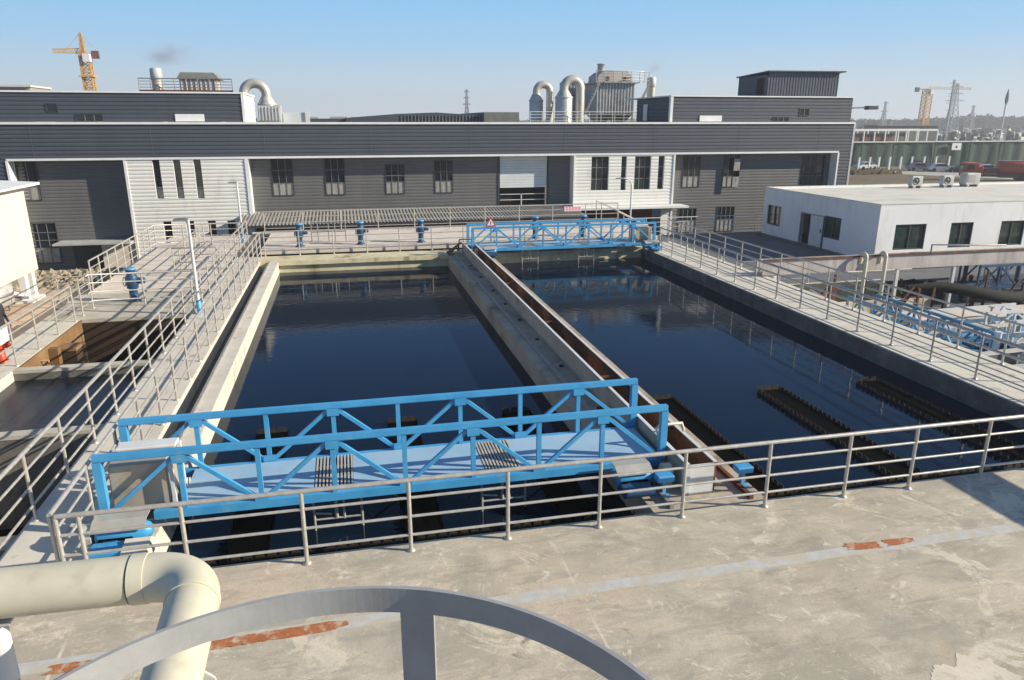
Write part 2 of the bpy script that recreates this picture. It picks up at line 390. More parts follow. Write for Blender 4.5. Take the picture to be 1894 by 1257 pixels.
# right hand yard
slab('yard_pavement', 'asphalt', 16.2, 27.3, -3, 45, 42.4, -1.0)
slab('lower_yard', 'asphalt', 15.95, 9.25, -4.3, 45, 27.3, -1.7)
slab('yard_path', 'concrete_pink', 20.5, 22.0, -1.7, 45, 23.3, -1.3)
lw = MB()
lw.add([(17.2, 9.4, -1.62), (30, 9.4, -1.62), (30, 20.4, -1.62), (17.2, 20.4, -1.62)], [(0, 1, 2, 3)])
struct(lw.build('basin_water', 'grey_liquid', origin=(23, 15, -1.62)))
# left lower yard
mk('brick_pave', (.62, .47, .34), (.54, .41, .30), 2.5, .85, bump=.15, bscale=30, c3=(.40, .33, .27), s3=.8, lo3=.52, hi3=.68)
slab('brick_path', 'brick_pave', -40, 8, -2.5, -9.3, 34.6, -1.2)
slab('rubble_bank', 'rubble', -17.5, 34.6, -2.6, -9.3, 41.6, -1.6)
slab('kerb_strip', 'concrete_pale', -9.3, 5, -4.3, -8.2, 27.6, -.02)
slab('basin_water', 'sludge', -8.2, 19.25, -4.2, -5.0, 23.9, -2.3)
slab('basin_water', 'grey_liquid', -8.2, 14.97, -4.2, -5.0, 19.0, -.28)
slab('basin_water', 'sludge', -8.2, 5, -4.2, -5.0, 14.72, -2.0)
slab('basin_rim', 'concrete', -9.3, 23.9, -4.3, -5.0, 27.6, -.012)
random.seed(3)
rb = MB()
for i in range(420):
    x = random.uniform(-17.2, -9.6); y = random.uniform(34.9, 41.3); r = random.uniform(.08, .32)
    vs = [(x+r*math.cos(a+j)*random.uniform(.7, 1.2), y+r*math.sin(a+j)*random.uniform(.7, 1.2), -1.62) for j in [random.random()] for a in (0, 1.3, 2.6, 3.9, 5.2)]
    vs.append((x+random.uniform(-.1, .1), y, -1.6+r*random.uniform(.5, 1.0)))
    rb.add(vs, [(k, (k+1) % 5, 5) for k in range(5)])
tag(struct(rb.build('rubble', 'rubble', origin=(-14, 38, -1.6)), 'stuff'), 'loose pale rubble heaped between the brick path and the grey factory wall', 'rubble')

# ------------------------------------------------------------------ tank walls
def simple(name, mb, mat, origin, label, cat, group=None): return tag(mb.build(name, mat, origin=origin), label, cat, group)
lw_ = thing('tank_wall', (-3.2, 20, -.5), 'pale concrete ledge wall along the left side of the left tank, carrying a crane rail', 'tank wall')
MB().box(-3.43, 9.25, -4.3, -3.02, 32.6, 0).build('ledge', 'concrete_pale', lw_)
MB().box(-3.8, 9.25, -4.3, -3.43, 32.6, -.42).build('gutter', 'concrete_dark', lw_)  # dark colour takes in the shade the ledge throws here
MB().bar((-3.37, 9.3, .03), (-3.37, 32.4, .03), .06, .06).build('crane_rail', 'grey_rail', lw_)
mw = thing('dividing_wall', (5.3, 20, -.5), 'concrete dividing wall between the two dark tanks, with brown rails and a steel trough on top', 'tank wall')
MB().box(4.36, 9.25, -4.3, 6.3, 32.6, -.004).build('wall', 'concrete_brown', mw)
for x in (4.68, 6.05): MB().bar((x, 9.3, .035), (x, 32.4, .035), .07, .07).build('crane_rail', 'rust' if x > 5 else 'grey_rail', mw)
tr = thing('trough', (5.35, 20, 0), 'long open steel trough with rusty brown inside, running along the wall between the tanks', 'trough')
def plate(x, th, y0, y1, z0, z1, seg):
    m = MB(); n = len(seg)-1
    for a, b, dz in zip(seg, seg[1:], [random.uniform(-.012, .012) for _ in range(n)]): m.box(x, a, z0, x+th, b-.004, z1+dz)
    return m
sg = [9.72, 12.4, 15.1, 18.2, 21.4, 25.0, 28.7, 32.9]
plate(5.1, .035, 9.72, 32.9, 0, .5, sg).build('left_plate', 'trough_steel', tr)
plate(5.58, .035, 9.72, 32.9, 0, .5, sg).build('right_plate', 'rust_inner', tr)
MB().box(5.135, 9.75, .0, 5.58, 32.9, .06).build('channel_floor', 'rust_inner', tr)
e = MB().box(5.14, 9.70, .0, 5.575, 9.74, .49); e.box(5.05, 9.66, .0, 5.14, 9.78, .47)
e.build('end_plate', 'white_metal', tr)
for y in (11.3, 14.2, 18.9, 24.1): MB().box(5.136, y, .40, 5.578, y+.05, .45).build('brace', 'rust', tr)
for x0, x1, m_ in ((5.085, 5.15, 'white_metal'), (5.565, 5.63, 'white_metal')):
    MB().box(x0, 9.72, .506, x1, 32.9, .52).build('lip', m_, tr)
h = MB().tube([(4.9, 32.9, .1), (5.0, 33.0, .62), (5.55, 33.0, .62), (5.65, 32.9, .1)], .04, 8); h.build('pipe_loop', 'rust', tr)
MB().add([(4.4, 32.3, .02), (5.1, 32.9, .5), (5.1, 33.1, .5), (4.4, 33.3, .02)], [(0, 1, 2, 3)]).build('end_flap', 'rust', tr)
random.seed(5)
for i in range(9):
    y = 11.5+i*2.3+random.uniform(-.4, .4)
    mo = MB()
    for k in range(14):
        a = random.uniform(0, 6.28); x = 4.95+random.uniform(-.05, .05); yy = y+random.uniform(-.05, .05); hgt = random.uniform(.03, .09)
        mo.add([(x-.02, yy, 0), (x+.02, yy+.01, 0), (x+.02*math.cos(a), yy+.03*math.sin(a), hgt)], [(0, 1, 2)])
    simple('moss_tuft', mo, 'leaf', (4.95, y, 0), 'small dark moss tuft growing on the dividing wall beside the trough', 'plant', 'moss tufts along the dividing wall')
# stains along the right tank wall & far wall and the right wall's shade kept in the material; coping step of the far wall
cw = thing('coping', (0, 33, 0), 'yellowish weathered concrete coping at the far end of the left tank', 'coping')
MB().box(-3.02, 32.45, -.16, 4.36, 32.6, .02).build('coping_block', 'concrete_stained', cw)
cw = thing('coping', (10, 33, 0), 'grey concrete coping at the far end of the right tank, under the blue bridge', 'coping')
MB().box(6.3, 32.45, -.16, 13.85, 32.6, .02).build('coping_block', 'concrete', cw)
# right wall inner face, its shade put into a dark concrete colour
simple('tank_wall', MB().box(13.79, 9.25, -4.3, 13.846, 32.6, -.03), 'concrete_dark', (13.8, 20, -.5), 'concrete side wall of the right tank below the right walkway, coloured dark for its shade', 'tank wall')
# basin partitions
for y, th, L in ((19.0, .25, 'thin concrete partition wall between the brown basin and the grey basin on the left'), (14.72, .25, 'thin concrete partition wall between the grey basin and the near brown basin on the left'), (10.5, .25, 'nearest thin concrete partition wall in the left basins')):
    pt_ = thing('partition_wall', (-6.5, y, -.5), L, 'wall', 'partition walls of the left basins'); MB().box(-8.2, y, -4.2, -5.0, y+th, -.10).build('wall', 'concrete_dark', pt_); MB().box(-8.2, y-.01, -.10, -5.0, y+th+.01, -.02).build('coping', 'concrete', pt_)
wl = thing('weir_chamber', (-7.7, 21, 0), 'small stained orange concrete weir chamber jutting into the brown basin', 'weir chamber')
MB().box(-8.14, 21.52, -2.3, -7.62, 22.08, -.32).build('block', 'sludge_wall', wl); MB().box(-8.16, 21.5, -.32, -7.6, 22.1, -.24).build('cap', 'concrete_orange', wl)
MB().box(-8.14, 21.05, -1.0, -7.9, 21.27, -.1).build('lip', 'concrete_orange', wl)
for y in (19.3, 19.9, 20.5): MB().tube([(-8.17, y, -.25), (-7.95, y, -.25), (-7.95, y, -.9)], .025, 6).build('rung', 'orange_wood', wl)
simple('basin_wall', MB().box(-8.13, 23.82, -2.3, -5.0, 23.895, -.12), 'sludge_wall', (-6.5, 23.86, -1), 'dark brown stained end wall of the brown basin', 'wall')
simple('basin_wall', MB().box(-8.2, 19.25, -2.3, -8.13, 23.9, -.75), 'sludge_wall', (-8.17, 21, -2), 'dark lower band of the side wall of the brown basin', 'wall')
simple('basin_wall', MB().box(-8.2, 19.25, -.749, -8.14, 23.9, -.03), 'concrete_orange', (-8.17, 21, -1), 'sunlit orange stained side wall of the brown basin', 'wall')

# ------------------------------------------------------------------ weir launders in the water
def teeth(mb, p, q, z0, z1, pitch=.16, th=.012):
    p = Vector((p[0], p[1], 0)); q = Vector((q[0], q[1], 0)); d = q-p; L = d.length; d.normalize(); nrm = Vector((-d.y, d.x, 0))*th
    n = max(1, int(L/pitch))
    for i in range(n):
        a = p+d*(L*i/n); b = p+d*(L*(i+.62)/n); c = p+d*(L*(i+.81)/n); e = p+d*(L*(i+1)/n)
        poly = [(a, z0), (e, z0), (e, z1), (c, z1-.09), (b, z1), (a, z1)]
        vs = [(pt.x+nrm.x*s, pt.y+nrm.y*s, z) for s in (0, 1) for pt, z in poly]
        mb.add(vs, [(0, 1, 2, 3, 4, 5), (11, 10, 9, 8, 7, 6), (2, 8, 9, 3), (3, 9, 10, 4), (4, 10, 11, 5)])
def launder(xc, y0, y1, label, w=.62):
    t = thing('weir_launder', (xc, (y0+y1)/2, -.5), label, 'weir', 'weir launders in the tanks')
    for s in (-1, 1):
        mb = MB(); teeth(mb, (xc+s*w/2, y0), (xc+s*w/2, y1), -.62, -.38 if xc > 5 else -.43); mb.build('weir_plate', 'weir_brown' if xc > 5 else 'weir_black', t)
    mb = MB(); teeth(mb, (xc-w/2, y1), (xc+w/2, y1), -.62, -.35, .155); mb.build('end_weir', 'weir_brown', t)
    MB().box(xc-w/2+.02, y0, -.60, xc+w/2-.02, y1-.02, -.455).build('channel', 'weir_black', t)  # solid fill; darkness of the deep channel is put into its black colour
launder(6.95, 9.9, 14.8, 'black notched weir launder in the right tank, next to the dividing wall')
launder(9.8, 9.9, 14.8, 'black notched weir launder in the middle of the right tank')
launder(12.55, 9.9, 14.8, 'black notched weir launder nearest the right walkway')
launder(-1.8, 9.9, 14.8, 'black notched weir launder under the left part of the near blue bridge')
launder(.9, 9.9, 14.8, 'black notched weir launder in the middle of the left tank, behind the near blue bridge')
launder(3.45, 9.9, 14.8, 'black notched weir launder in the left tank beside the dividing wall')
def collector(x0, x1, label):
    t = thing('collecting_channel', ((x0+x1)/2, 9.7, -.5), label, 'weir')
    mb = MB(); teeth(mb, (x0, 9.98), (x1, 9.98), -.62, -.36, .17); mb.build('weir_plate', 'weir_brown', t)
    MB().box(x0, 9.27, -.6, x1, 9.96, -.46).build('channel', 'weir_black', t)  # same black fill painted in for a deep dark channel
collector(-3.0, 4.34, 'dark toothed weir channel under the concrete deck edge in the left tank')
collector(6.32, 13.7, 'dark toothed weir channel under the concrete deck edge in the right tank')

# ------------------------------------------------------------------ railings
POST = {}
def railing(label, pts, spacing=1.42, h=1.1, group='steel railings round the tanks', mat='steel', heights=(1.1, .83, .54, .25), posts=None, r=.026, name='railing', closed_ends=True):
    P = [Vector(p) for p in pts]
    t = thing(name, tuple(P[0]), label, 'railing', group)
    for k, hh in enumerate(heights):
        hh = hh*h/1.1
        MB().tube([p+Vector((0, 0, hh)) for p in P], r*1.15 if k == 0 else r*.72, 8).build('top_rail' if k == 0 else 'lower_rail', mat, t)
    key = (h, mat, r)
    locs = []
    if posts: locs = [Vector(p) for p in posts]
    else:
        for a, b in zip(P, P[1:]):
            L = (b-a).length; n = max(1, round(L/spacing))
            for i in range(n+1):
                q = a+(b-a)*(i/n)
                if not locs or min((q-x).length for x in locs) > .2: locs.append(q)
    if key not in POST:
        m = MB().tube([(0, 0, 0), (0, 0, h-.01)], r, 8); m.lathe([(r*2.1, 0), (r*2.1, .012), (r*1.2, .03)], n=10)
        o = m.build('post', mat); COL.objects.unlink(o); POST[key] = o
    for q in locs:
        c = POST[key].copy(); c.name = 'post'; COL.objects.link(c); c.parent = t; c.location = q-P[0]; WL[c.name] = q
    return t
nx = [-3.78, -3.52, -2.33, -.83, .59, 1.99, 3.38, 4.72, 6.13, 7.54, 8.76, 10.17, 11.6, 12.9, 14.2]
railing('long stainless railing along the tank edge of the near concrete deck', [(-3.78, 9.05, 0), (14.2, 9.05, 0)], posts=[(x, 9.05, 0) for x in nx], r=.029)
railing('stainless railing on the outer left edge of the left walkway, above the lower basins', [(-4.9, 4.0, 0), (-4.9, 38.2, 0)], 1.4, r=.028)
railing('stainless railing on the left walkway beside the left tank, starting at the deck corner', [(-3.86, 9.1, 0), (-3.86, 33.9, 0)], 1.4, r=.028)
railing('stainless railing on the right walkway at the edge of the right tank', [(14.2, 9.1, 0), (14.2, 31.4, 0)], 1.4, r=.026)
railing('stainless railing on the outer edge of the right walkway, in front of the lower yard', [(15.75, 7.0, 0), (15.75, 33.8, 0)], 1.4, r=.026)
railing('stainless railing across the far end of the two tanks, in front of the valves', [(-3.7, 34.1, 0), (14.4, 34.1, 0)], 1.46, r=.026)
railing('stainless railing behind the valves, in front of the corrugated awning', [(-4.2, 39.6, .25), (15.2, 39.6, .25)], 1.9, r=.026)
railing('stainless railing along the outer edge of the lower left basins, hung with two white notices', [(-8.25, 8.0, -.02), (-8.25, 23.7, -.02)], 1.4, r=.026)
railing('stainless railing across the platform behind the brown basin, beside the left blue valve', [(-8.25, 24.4, -.01), (-8.25, 25.4, -.01), (-5.1, 25.4, -.01)], 1.5, r=.026)
railing('stainless railing up the outer left edge of the pink terrace and across its far end', [(-9.0, 28.0, 0), (-9.0, 37.5, 0), (-5.2, 37.5, 0)], 1.1, r=.026)
railing('stainless railing round the inner part of the pink terrace beside the left lamp', [(-5.1, 30.2, 0), (-6.7, 30.2, 0), (-6.7, 36.9, 0)], 1.2, r=.026)
railing('short stainless gate railing by the rubble at the foot of the terrace', [(-9.9, 26.9, -1.2), (-9.9, 31.5, -1.2), (-11.4, 31.5, -1.2)], 1.1, r=.026)
railing('thin pale railing along the back edge of the grey yard, below the factory windows', [(16.6, 42.2, -1.0), (25.6, 42.2, -1.0)], 1.5, r=.022, mat='white_metal')
railing('thin pale railing along the near edge of the grey yard behind the right walkway', [(16.3, 34.5, -1.0), (16.3, 27.6, -1.0), (19.6, 27.6, -1.0)], 1.6, r=.022, mat='white_metal')

# ------------------------------------------------------------------ scraper bridges
def bridge(loc, mirror, label):
    X0, Y0, Z0 = loc; L = 8.72; W = 1.33; zb, zt = .25, 1.2
    t = thing('scraper_bridge', loc, label, 'bridge', 'blue travelling scraper bridges')
    fx = (lambda x: X0+(L-x)) if mirror else (lambda x: X0+x)
    def P(x, y, z): return (fx(x), Y0+y, Z0+z)
    def bx(m, x0, y0, z0, x1, y1, z1, b=0):
        a, c = sorted((fx(x0), fx(x1)))
        return m.bbox(a, Y0+y0, Z0+z0, c, Y0+y1, Z0+z1, b) if b else m.box(a, Y0+y0, Z0+z0, c, Y0+y1, Z0+z1)
    dx = L/8
    for yy in (0, W):
        f = MB().bar(P(-.05, yy, zt), P(L+.05, yy, zt), .095, .095); f.bar(P(.65 if yy == 0 else 0, yy, zb-.03), P(L, yy, zb-.03), .11, .13)
        tr_ = f.build('side_truss', 'blue_paint', t)
        for i in range(9):
            w = .115 if i in (0, 8) else .072
            z0 = zb+.04 if not (i == 0) else zb-.1
            MB().bar(P(i*dx, yy, z0), P(i*dx, yy, zt-.055), w, w).build('upright', 'blue_paint', tr_)
        gs = MB().bar(P(-.05, yy-.052, zt-.03), P(L+.05, yy-.052, zt-.03), .004, .01)
        for i in range(9):
            zz = zt-.10 if i % 2 else zb+.10
            if 0 < i < 8: bx(gs, i*dx-.10, yy-.054, zz-.07, i*dx+.10, yy-.050, zz+.07)
        gs.build('gussets', 'blue_paint', tr_)
        for i in range(8):
            a, b = (zb+.06, zt-.06) if i % 2 == 0 else (zt-.06, zb+.06)
            MB().bar(P(i*dx+.06, yy, a), P((i+1)*dx-.06, yy, b), .055, .062).build('diagonal', 'blue_paint', tr_)
    gr = ((2.95, 3.55), (5.68, 6.28))
    pm = MB(); xs = [1.0, gr[0][0], gr[0][1], gr[1][0], gr[1][1], L]
    for a, b in ((xs[0], xs[1]), (xs[2], xs[3]), (xs[4], xs[5])):
        bx(pm, a, .07, zb+.02, b-.005, W-.07, zb+.05)
    pm.build('deck_plate', 'blue_plate', t)
    for a, b in gr:
        gm = MB()
        n = 11
        for i in range(n):
            x = a+.02+(b-a-.04)*i/(n-1); gm.bar(P(x, .08, zb+.045), P(x, W-.08, zb+.045), .028, .03)
        for y in (.1, .5, .9, W-.1): gm.bar(P(a, y, zb+.025), P(b, y, zb+.025), .03, .02)
        gm.build('grating', 'grating_light', t)
    # end cabinet of brushed steel between the trusses
    cb = MB(); bx(cb, .06, .16, zb-.02, .86, .86, zb+.74, .02); c_ = cb.build('end_cabinet', 'cabinet_steel', t)
    lid = MB(); bx(lid, .04, .66, zb+.745, .9, .94, zb+.78, .01); lid.build('lid', 'white_metal', c_)
    fr = MB(); bx(fr, .89, .14, zb, .94, .2, zb+.76); bx(fr, .89, .80, zb, .94, .86, zb+.76); fr.build('frame', 'white_metal', c_)
    # end carriages with wheels
    for x, m_ in ((.33, 'blue_dark'), (L-.32, 'blue_dark')):
        cm = MB(); bx(cm, x-.11, -.55, .10, x+.11, W+.45, .235, .01); car = cm.build('end_carriage', m_, t)
        for y in (-.38, W+.28):
            w = MB().lathe([(.04, -.06), (.14, -.06), (.15, -.045), (.15, .045), (.14, .06), (.04, .06)], (fx(x), Y0+y, Z0+.15), 18, 'x')
            w.build('wheel', 'rubber', car)
    # drives: motor under a folded cover, chain guard, gearbox
    for x0, x1, xg in ((-.02, .72, -.2), (L-.98, L-.34, L-.17)):
        mm = MB().lathe([(.05, 0), (.13, .01), (.14, .05), (.14, x1-x0-.1), (.11, x1-x0-.04), (.06, x1-x0)], (min(fx(x0), fx(x1)), Y0-.42, Z0+.22), 16, 'x')
        mo = mm.build('drive_motor', 'blue_paint', t)
        cv = MB(); q = [(-.60, .33), (-.58, .35), (-.42, .43), (-.22, .42), (-.22, .405), (-.42, .412), (-.57, .335)]
        a, c = sorted((fx(x0-.03), fx(x1-.06))); cv.prism([(Y0+y, Z0+z) for y, z in q], a, c, 'x'); cv.build('cover', 'stainless', mo)
        gb = MB(); bx(gb, x0+.05, -.72, -.02, x0+.42, -.34, .12, .03); bx(gb, x0+.1, -.66, .12, x0+.34, -.40, .2, .03); gb.build('gearbox', 'blue_dark', mo)
        hb_ = MB(); bx(hb_, x0+.06, -.60, .19, x0+.5, -.3, .21); hb_.tube([P(x0+.3, -.62, .04), P(x0+.55, -.62, .04), P(x0+.6, -.5, .16)], .02, 6); hb_.build('hose', 'weir_black', mo)
        bp = MB(); bx(bp, x0, -.92, .10, x0+.5, -.62, .20, .012); bp.build('bumper', 'blue_paint' if x0 < 1 else 'blue_dark', t)
        cg = MB(); pr = [(Y0-.42+.14*math.cos(a), Z0+.24+.14*math.sin(a)) for a in [math.pi*i/8 for i in range(9)]]+[(Y0-.42+.1*math.cos(a), Z0-.02+.06*math.sin(a)) for a in [math.pi+math.pi*i/6 for i in range(7)]]
        a, c = sorted((fx(xg), fx(xg+.14))); cg.prism(pr, a, c, 'x'); cg.build('chain_guard', 'pipe_beige' if x0 > 1 else 'galv', t)
    # hanging scraper lifting frames
    for a, b in gr:
        s = MB()
        for x in (a-.05, b+.1): s.tube([P(x, .25, zb-.05), P(x, .25, -.72)], .022, 8); s.bar(P(x-.05, .2, .14), P(x+.06, .2, .14), .09, .07)
        s.tube([P(a-.05, .25, -.32), P(b+.1, .25, -.32)], .018, 8); s.tube([P(a-.05, .25, -.2), P((a+b)/2-.08, .25, -.24)], .015, 8)
        s.tube([P((a+b)/2, .25, .1), P((a+b)/2, .25, -.3)], .03, 8); s.tube([P((a+b)/2+.12, .25, .1), P((a+b)/2+.12, .25, -.34)], .02, 8)
        s.tube([P(a-.1, .25, .12), P(b+.14, .25, .12)], .02, 8)
        s.build('scraper_frame', 'steel', t)
        MB().tube([P(a+.3, 1.0, zb), P(b+.9, 1.0, -.6)], .018, 8).build('scraper_arm', 'steel', t)
    return t
bridge((-3.71, 10.5, 0), False, 'near blue truss scraper bridge spanning the left tank, just beyond the deck railing')
bridge((5.45, 32.0, .05), True, 'far blue truss scraper bridge at the end of the right tank')

# buffers at the near end of the rails
for x, L in ((4.72, 'small blue buffer stop left of the trough end, by the deck railing'), (6.12, 'small blue buffer stop right of the trough end, on the brown rail')):
    b = thing('buffer_stop', (x, 9.75, 0), L, 'buffer', 'blue buffer stops at the ends of the rails')
    MB().bbox(x-.14, 9.64, .28, x+.14, 9.83, .38, .01).build('block', 'blue_paint', b)
    MB().box(x-.03, 9.70, .0, x+.03, 9.80, .27).box(x-.1, 9.65, .0, x+.1, 9.85, .02).build('bracket', 'blue_pale', b)
tp = thing('pipe_arch', (5.2, 10.9, .3), 'cream bent pipe arching over the trough beside the near blue bridge', 'pipe')
MB().tube([(5.09, 10.5, .05), (5.09, 10.9, .62)]+[(5.09+.08*(1-math.cos(a)), 10.9, .62+.08*math.sin(a)) for a in (.5, 1.0, 1.57)]+[(5.55, 10.9, .70), (5.6, 10.9, .55)], .03, 8).build('tube', 'pipe_beige', tp)
cd_ = thing('gutter_stub', (-3.1, 9.8, 0), 'pale concrete block on the ledge at the near left corner of the left tank', 'block')
MB().prism([(9.45, 0), (9.95, 0), (9.95, .16), (9.8, .26), (9.5, .2)], -3.28, -2.95, 'x').build('block', 'concrete_pale', cd_)

# ------------------------------------------------------------------ foreground: hoop of the ladder cage, beige pipe, joint strip
hp = thing('ladder_cage', (-.105, .608, 4.9), 'big grey flat-bar ladder cage hoop arching across the bottom of the picture', 'ladder cage')
def ring(cx, cy, r0, r1, z0, z1, a0, a1, n):
    m = MB(); vs = []
    for i in range(n+1):
        a = a0+(a1-a0)*i/n
        for rr, z in ((r0, z0), (r1, z0), (r1, z1), (r0, z1)): vs.append((cx+rr*math.cos(a), cy+rr*math.sin(a), z))
    fs = []
    for i in range(n):
        for j in range(4): fs.append((i*4+j, i*4+(j+1) % 4, i*4+4+(j+1) % 4, i*4+4+j))
    return m.add(vs, fs, False)
ring(-.105, .608, .541, .549, 4.953, 5.003, R(-8), R(188), 120).build('hoop', 'hoop_grey', hp)
ring(-.105, .608, .541, .549, 4.15, 4.20, R(-8), R(188), 60).build('hoop', 'hoop_grey', hp)
for a in (70.5, 8, 132):
    m = MB(); t_ = R(a); c = Vector((-.105+.553*math.cos(t_), .608+.553*math.sin(t_), 0)); tg = Vector((-math.sin(t_), math.cos(t_), 0))*.031; nr = Vector((math.cos(t_), math.sin(t_), 0))*.004
    vs = [tuple(c+tg*sx+nr*sn+Vector((0, 0, z))) for z in (3.2, 4.998) for sx, sn in ((-1, -1), (1, -1), (1, 1), (-1, 1))]
    m.add(vs, [(0, 1, 5, 4), (1, 2, 6, 5), (2, 3, 7, 6), (3, 0, 4, 7), (4, 5, 6, 7)]); m.build('upright_bar', 'hoop_grey', hp)

pp = thing('pipe', (-1.3, 5.1, 2.5), 'thick beige pipe with an elbow bend in the lower left corner, above the deck', 'pipe')
r = .18; zc = 2.5
MB().tube([(-7, 5.42, zc), (-1.62, 5.22, zc)], r, 40).build('run', 'pipe_beige', pp)
el = []
p0 = Vector((-1.64, 5.22, zc)); p1 = Vector((-1.27, 5.2, zc)); p2 = Vector((-1.255, 4.83, zc))
for i in range(17):
    q = i/16; el.append(tuple(p0*(1-q)**2+p1*2*q*(1-q)+p2*q*q))
MB().tube(el, r*1.015, 40).build('elbow', 'pipe_beige', pp)
MB().tube([(-1.255, 4.84, zc), (-1.2, 2.2, zc-.02)], r, 40).build('run', 'pipe_beige', pp)
for p, q in (((-1.74, 5.224, zc), (-1.63, 5.22, zc)), ((-1.256, 4.86, zc), (-1.2555, 4.80, zc))):
    MB().tube([p, q], r*1.05, 40).build('collar', 'pipe_beige', pp)
MB().tube([(-1.748, 5.2244, zc), (-1.741, 5.224, zc)], r*1.012, 40).build('joint_band', 'rust', pp)
ps = thing('pipe_stand', (-2.72, 5.26, 0), 'grey and white steel post holding up the beige pipe at the left edge', 'post')
MB().tube([(-2.72, 5.26, 1.75), (-2.72, 5.26, 2.28)], .07, 20).build('sleeve', 'white_metal', ps)
MB().tube([(-2.72, 5.26, 0), (-2.72, 5.26, 1.76)], .063, 20).build('post', 'steel_dark', ps)
MB().box(-2.84, 5.18, 2.27, -2.60, 5.34, 2.29).build('saddle_plate', 'galv', ps)
sb = thing('pipe_bracket', (-.98, 4.1, 1.2), 'olive grey bracket with a bolt beside the lower leg of the beige pipe', 'bracket')
MB().prism([(-1.16, 2.50), (-1.02, 2.36), (-.99, 2.20), (-1.22, 2.20)], 4.18, 4.2, 'y').build('gusset', 'galv', sb)
MB().box(-1.3, 4.05, 2.16, -.88, 4.3, 2.20).box(-1.15, 4.12, 0, -1.05, 4.22, 2.16).build('support', 'olive_plate', sb)
MB().lathe([(.035, 0), (.035, .02), (.014, .021), (.014, .05)], (-.92, 4.12, 2.20), 6).build('bolt', 'galv', sb)

js = thing('cover_strip', (0, 7.65, 0), 'grey metal joint cover strip crossing the near concrete deck, with rust patches', 'floor strip')
m = MB(); m.box(-4.3, 7.56, .001, 20, 7.76, .006); m.build('strip', 'joint_strip', js)
def patch(pts, z, seed):
    """flat ragged patch: star-shaped outline that follows the polygon pts with noise"""
    random.seed(seed); n = len(pts); N = 96; cx = sum(p[0] for p in pts)/n; cy = sum(p[1] for p in pts)/n
    ph = [random.uniform(0, 6.28) for _ in range(8)]; P = []
    for i in range(N):
        a = 2*math.pi*i/N; d = Vector((math.cos(a), math.sin(a))); best = 0.0
        for k in range(n):
            p = Vector((pts[k][0]-cx, pts[k][1]-cy)); q = Vector((pts[(k+1) % n][0]-cx, pts[(k+1) % n][1]-cy)); e_ = q-p
            den = d.x*e_.y-d.y*e_.x
            if abs(den) < 1e-9: continue
            t = (p.x*e_.y-p.y*e_.x)/den; u = (p.x*d.y-p.y*d.x)/den
            if t > 0 and -1e-6 <= u <= 1+1e-6: best = max(best, t)
        w_ = 1+sum(.035*math.sin(a*(3+4*k)+ph[k]) for k in range(6))+random.uniform(-.06, .06)
        P.append((cx+d.x*best*w_, cy+d.y*best*w_, z))
    m = MB(); return m.add(P+[(cx, cy, z)], [(i, (i+1) % N, N) for i in range(N)])
patch([(6.62, 7.66), (7.12, 7.63), (7.16, 7.77), (6.66, 7.84)], .0085, 1).build('rust_patch', 'rust_orange', js)
patch([(7.24, 7.62), (7.75, 7.67), (7.68, 7.77), (7.28, 7.80)], .0085, 2).build('rust_patch', 'rust_orange', js)
patch([(-2.5, 7.50), (-.3, 7.57), (-.22, 7.74), (-2.5, 7.66)], .0085, 3).build('rust_patch', 'rust_orange', js)
patch([(-3.6, 7.50), (-2.7, 7.50), (-2.65, 7.62), (-3.5, 7.66)], .0085, 4).build('rust_patch', 'rust_orange', js)

sp_ = tag(patch([(5.8, 5.2), (6.05, 5.50), (6.3, 5.42), (6.45, 5.58), (6.75, 5.38), (6.9, 5.1), (6.4, 4.8), (5.9, 4.9)], .003, 6).build('dried_spill', 'cement_spill', origin=(6.3, 5.2, 0)), 'pale dried cement spill on the deck in the lower right corner', 'spill')
dk = thing('shadow_caster', (14.4, 0, 0), 'unseen duct shape on posts, added right of the deck to throw the dark band of shade', 'duct')
MB().box(14.22, -8, 1.87, 14.58, 8.1, 2.2).build('duct', 'galv', dk)  # out of view; added and sized to cast the shade band on the deck
for y in (-5.5, -1.5, 2.5, 6.5): MB().box(14.35, y, 0, 14.45, y+.1, 1.87).build('post', 'galv', dk)

# ------------------------------------------------------------------ valves and lamps
def valve(x, y, z, label, s=1.0):
    t = thing('valve_actuator', (x, y, z), label, 'valve', 'blue valve actuators beside the tanks')
    MB().lathe([(.20*s, 0), (.20*s, .03), (.125*s, .06), (.115*s, .37*s), (.16*s, .39*s), (.16*s, .43*s)], (x, y, z), 16).build('pedestal', 'blue_dark', t)
    b = MB().lathe([(.13*s, .43*s), (.17*s, .47*s), (.17*s, .72*s), (.15*s, .76*s), (.12*s, .79*s), (.115*s, .86*s), (.14*s, .88*s), (.15*s, .93*s)], (x, y, z), 16).build('body', 'blue_dark', t)
    MB().lathe([(.09*s, 0), (.10*s, .02), (.10*s, .20*s), (.07*s, .24*s)], (x+.12*s, y, z+.60*s), 12, 'x').build('motor', 'blue_dark', b)
    MB().lathe([(.15*s, 0), (.16*s, .02), (.16*s, .05), (.13*s, .07)], (x, y, z+.93*s), 16).build('cap', 'blue_pale', t)
    MB().tube(arc((x-.2*s, y-.02, z+.58*s), .13*s, 0, 2*math.pi, 16, 'yz')[:-1], .015, 6, closed=True).build('handwheel', 'blue_dark', t)
for i, (x, L) in enumerate(((-2.2, 'leftmost blue valve actuator on the pink platform at the far end of the left tank'), (.58, 'second blue valve actuator from the left on the far pink platform'), (3.43, 'third blue valve actuator on the far pink platform, left of the dividing wall'), (9.12, 'blue valve actuator seen through the left half of the far blue bridge'), (11.62, 'blue valve actuator seen through the right half of the far blue bridge'))):
    valve(x, 35.0, .25, L, 1.08)
valve(-7.2, 26.2, -.01, 'single blue valve actuator on the platform behind the brown basin at the left', 1.15)
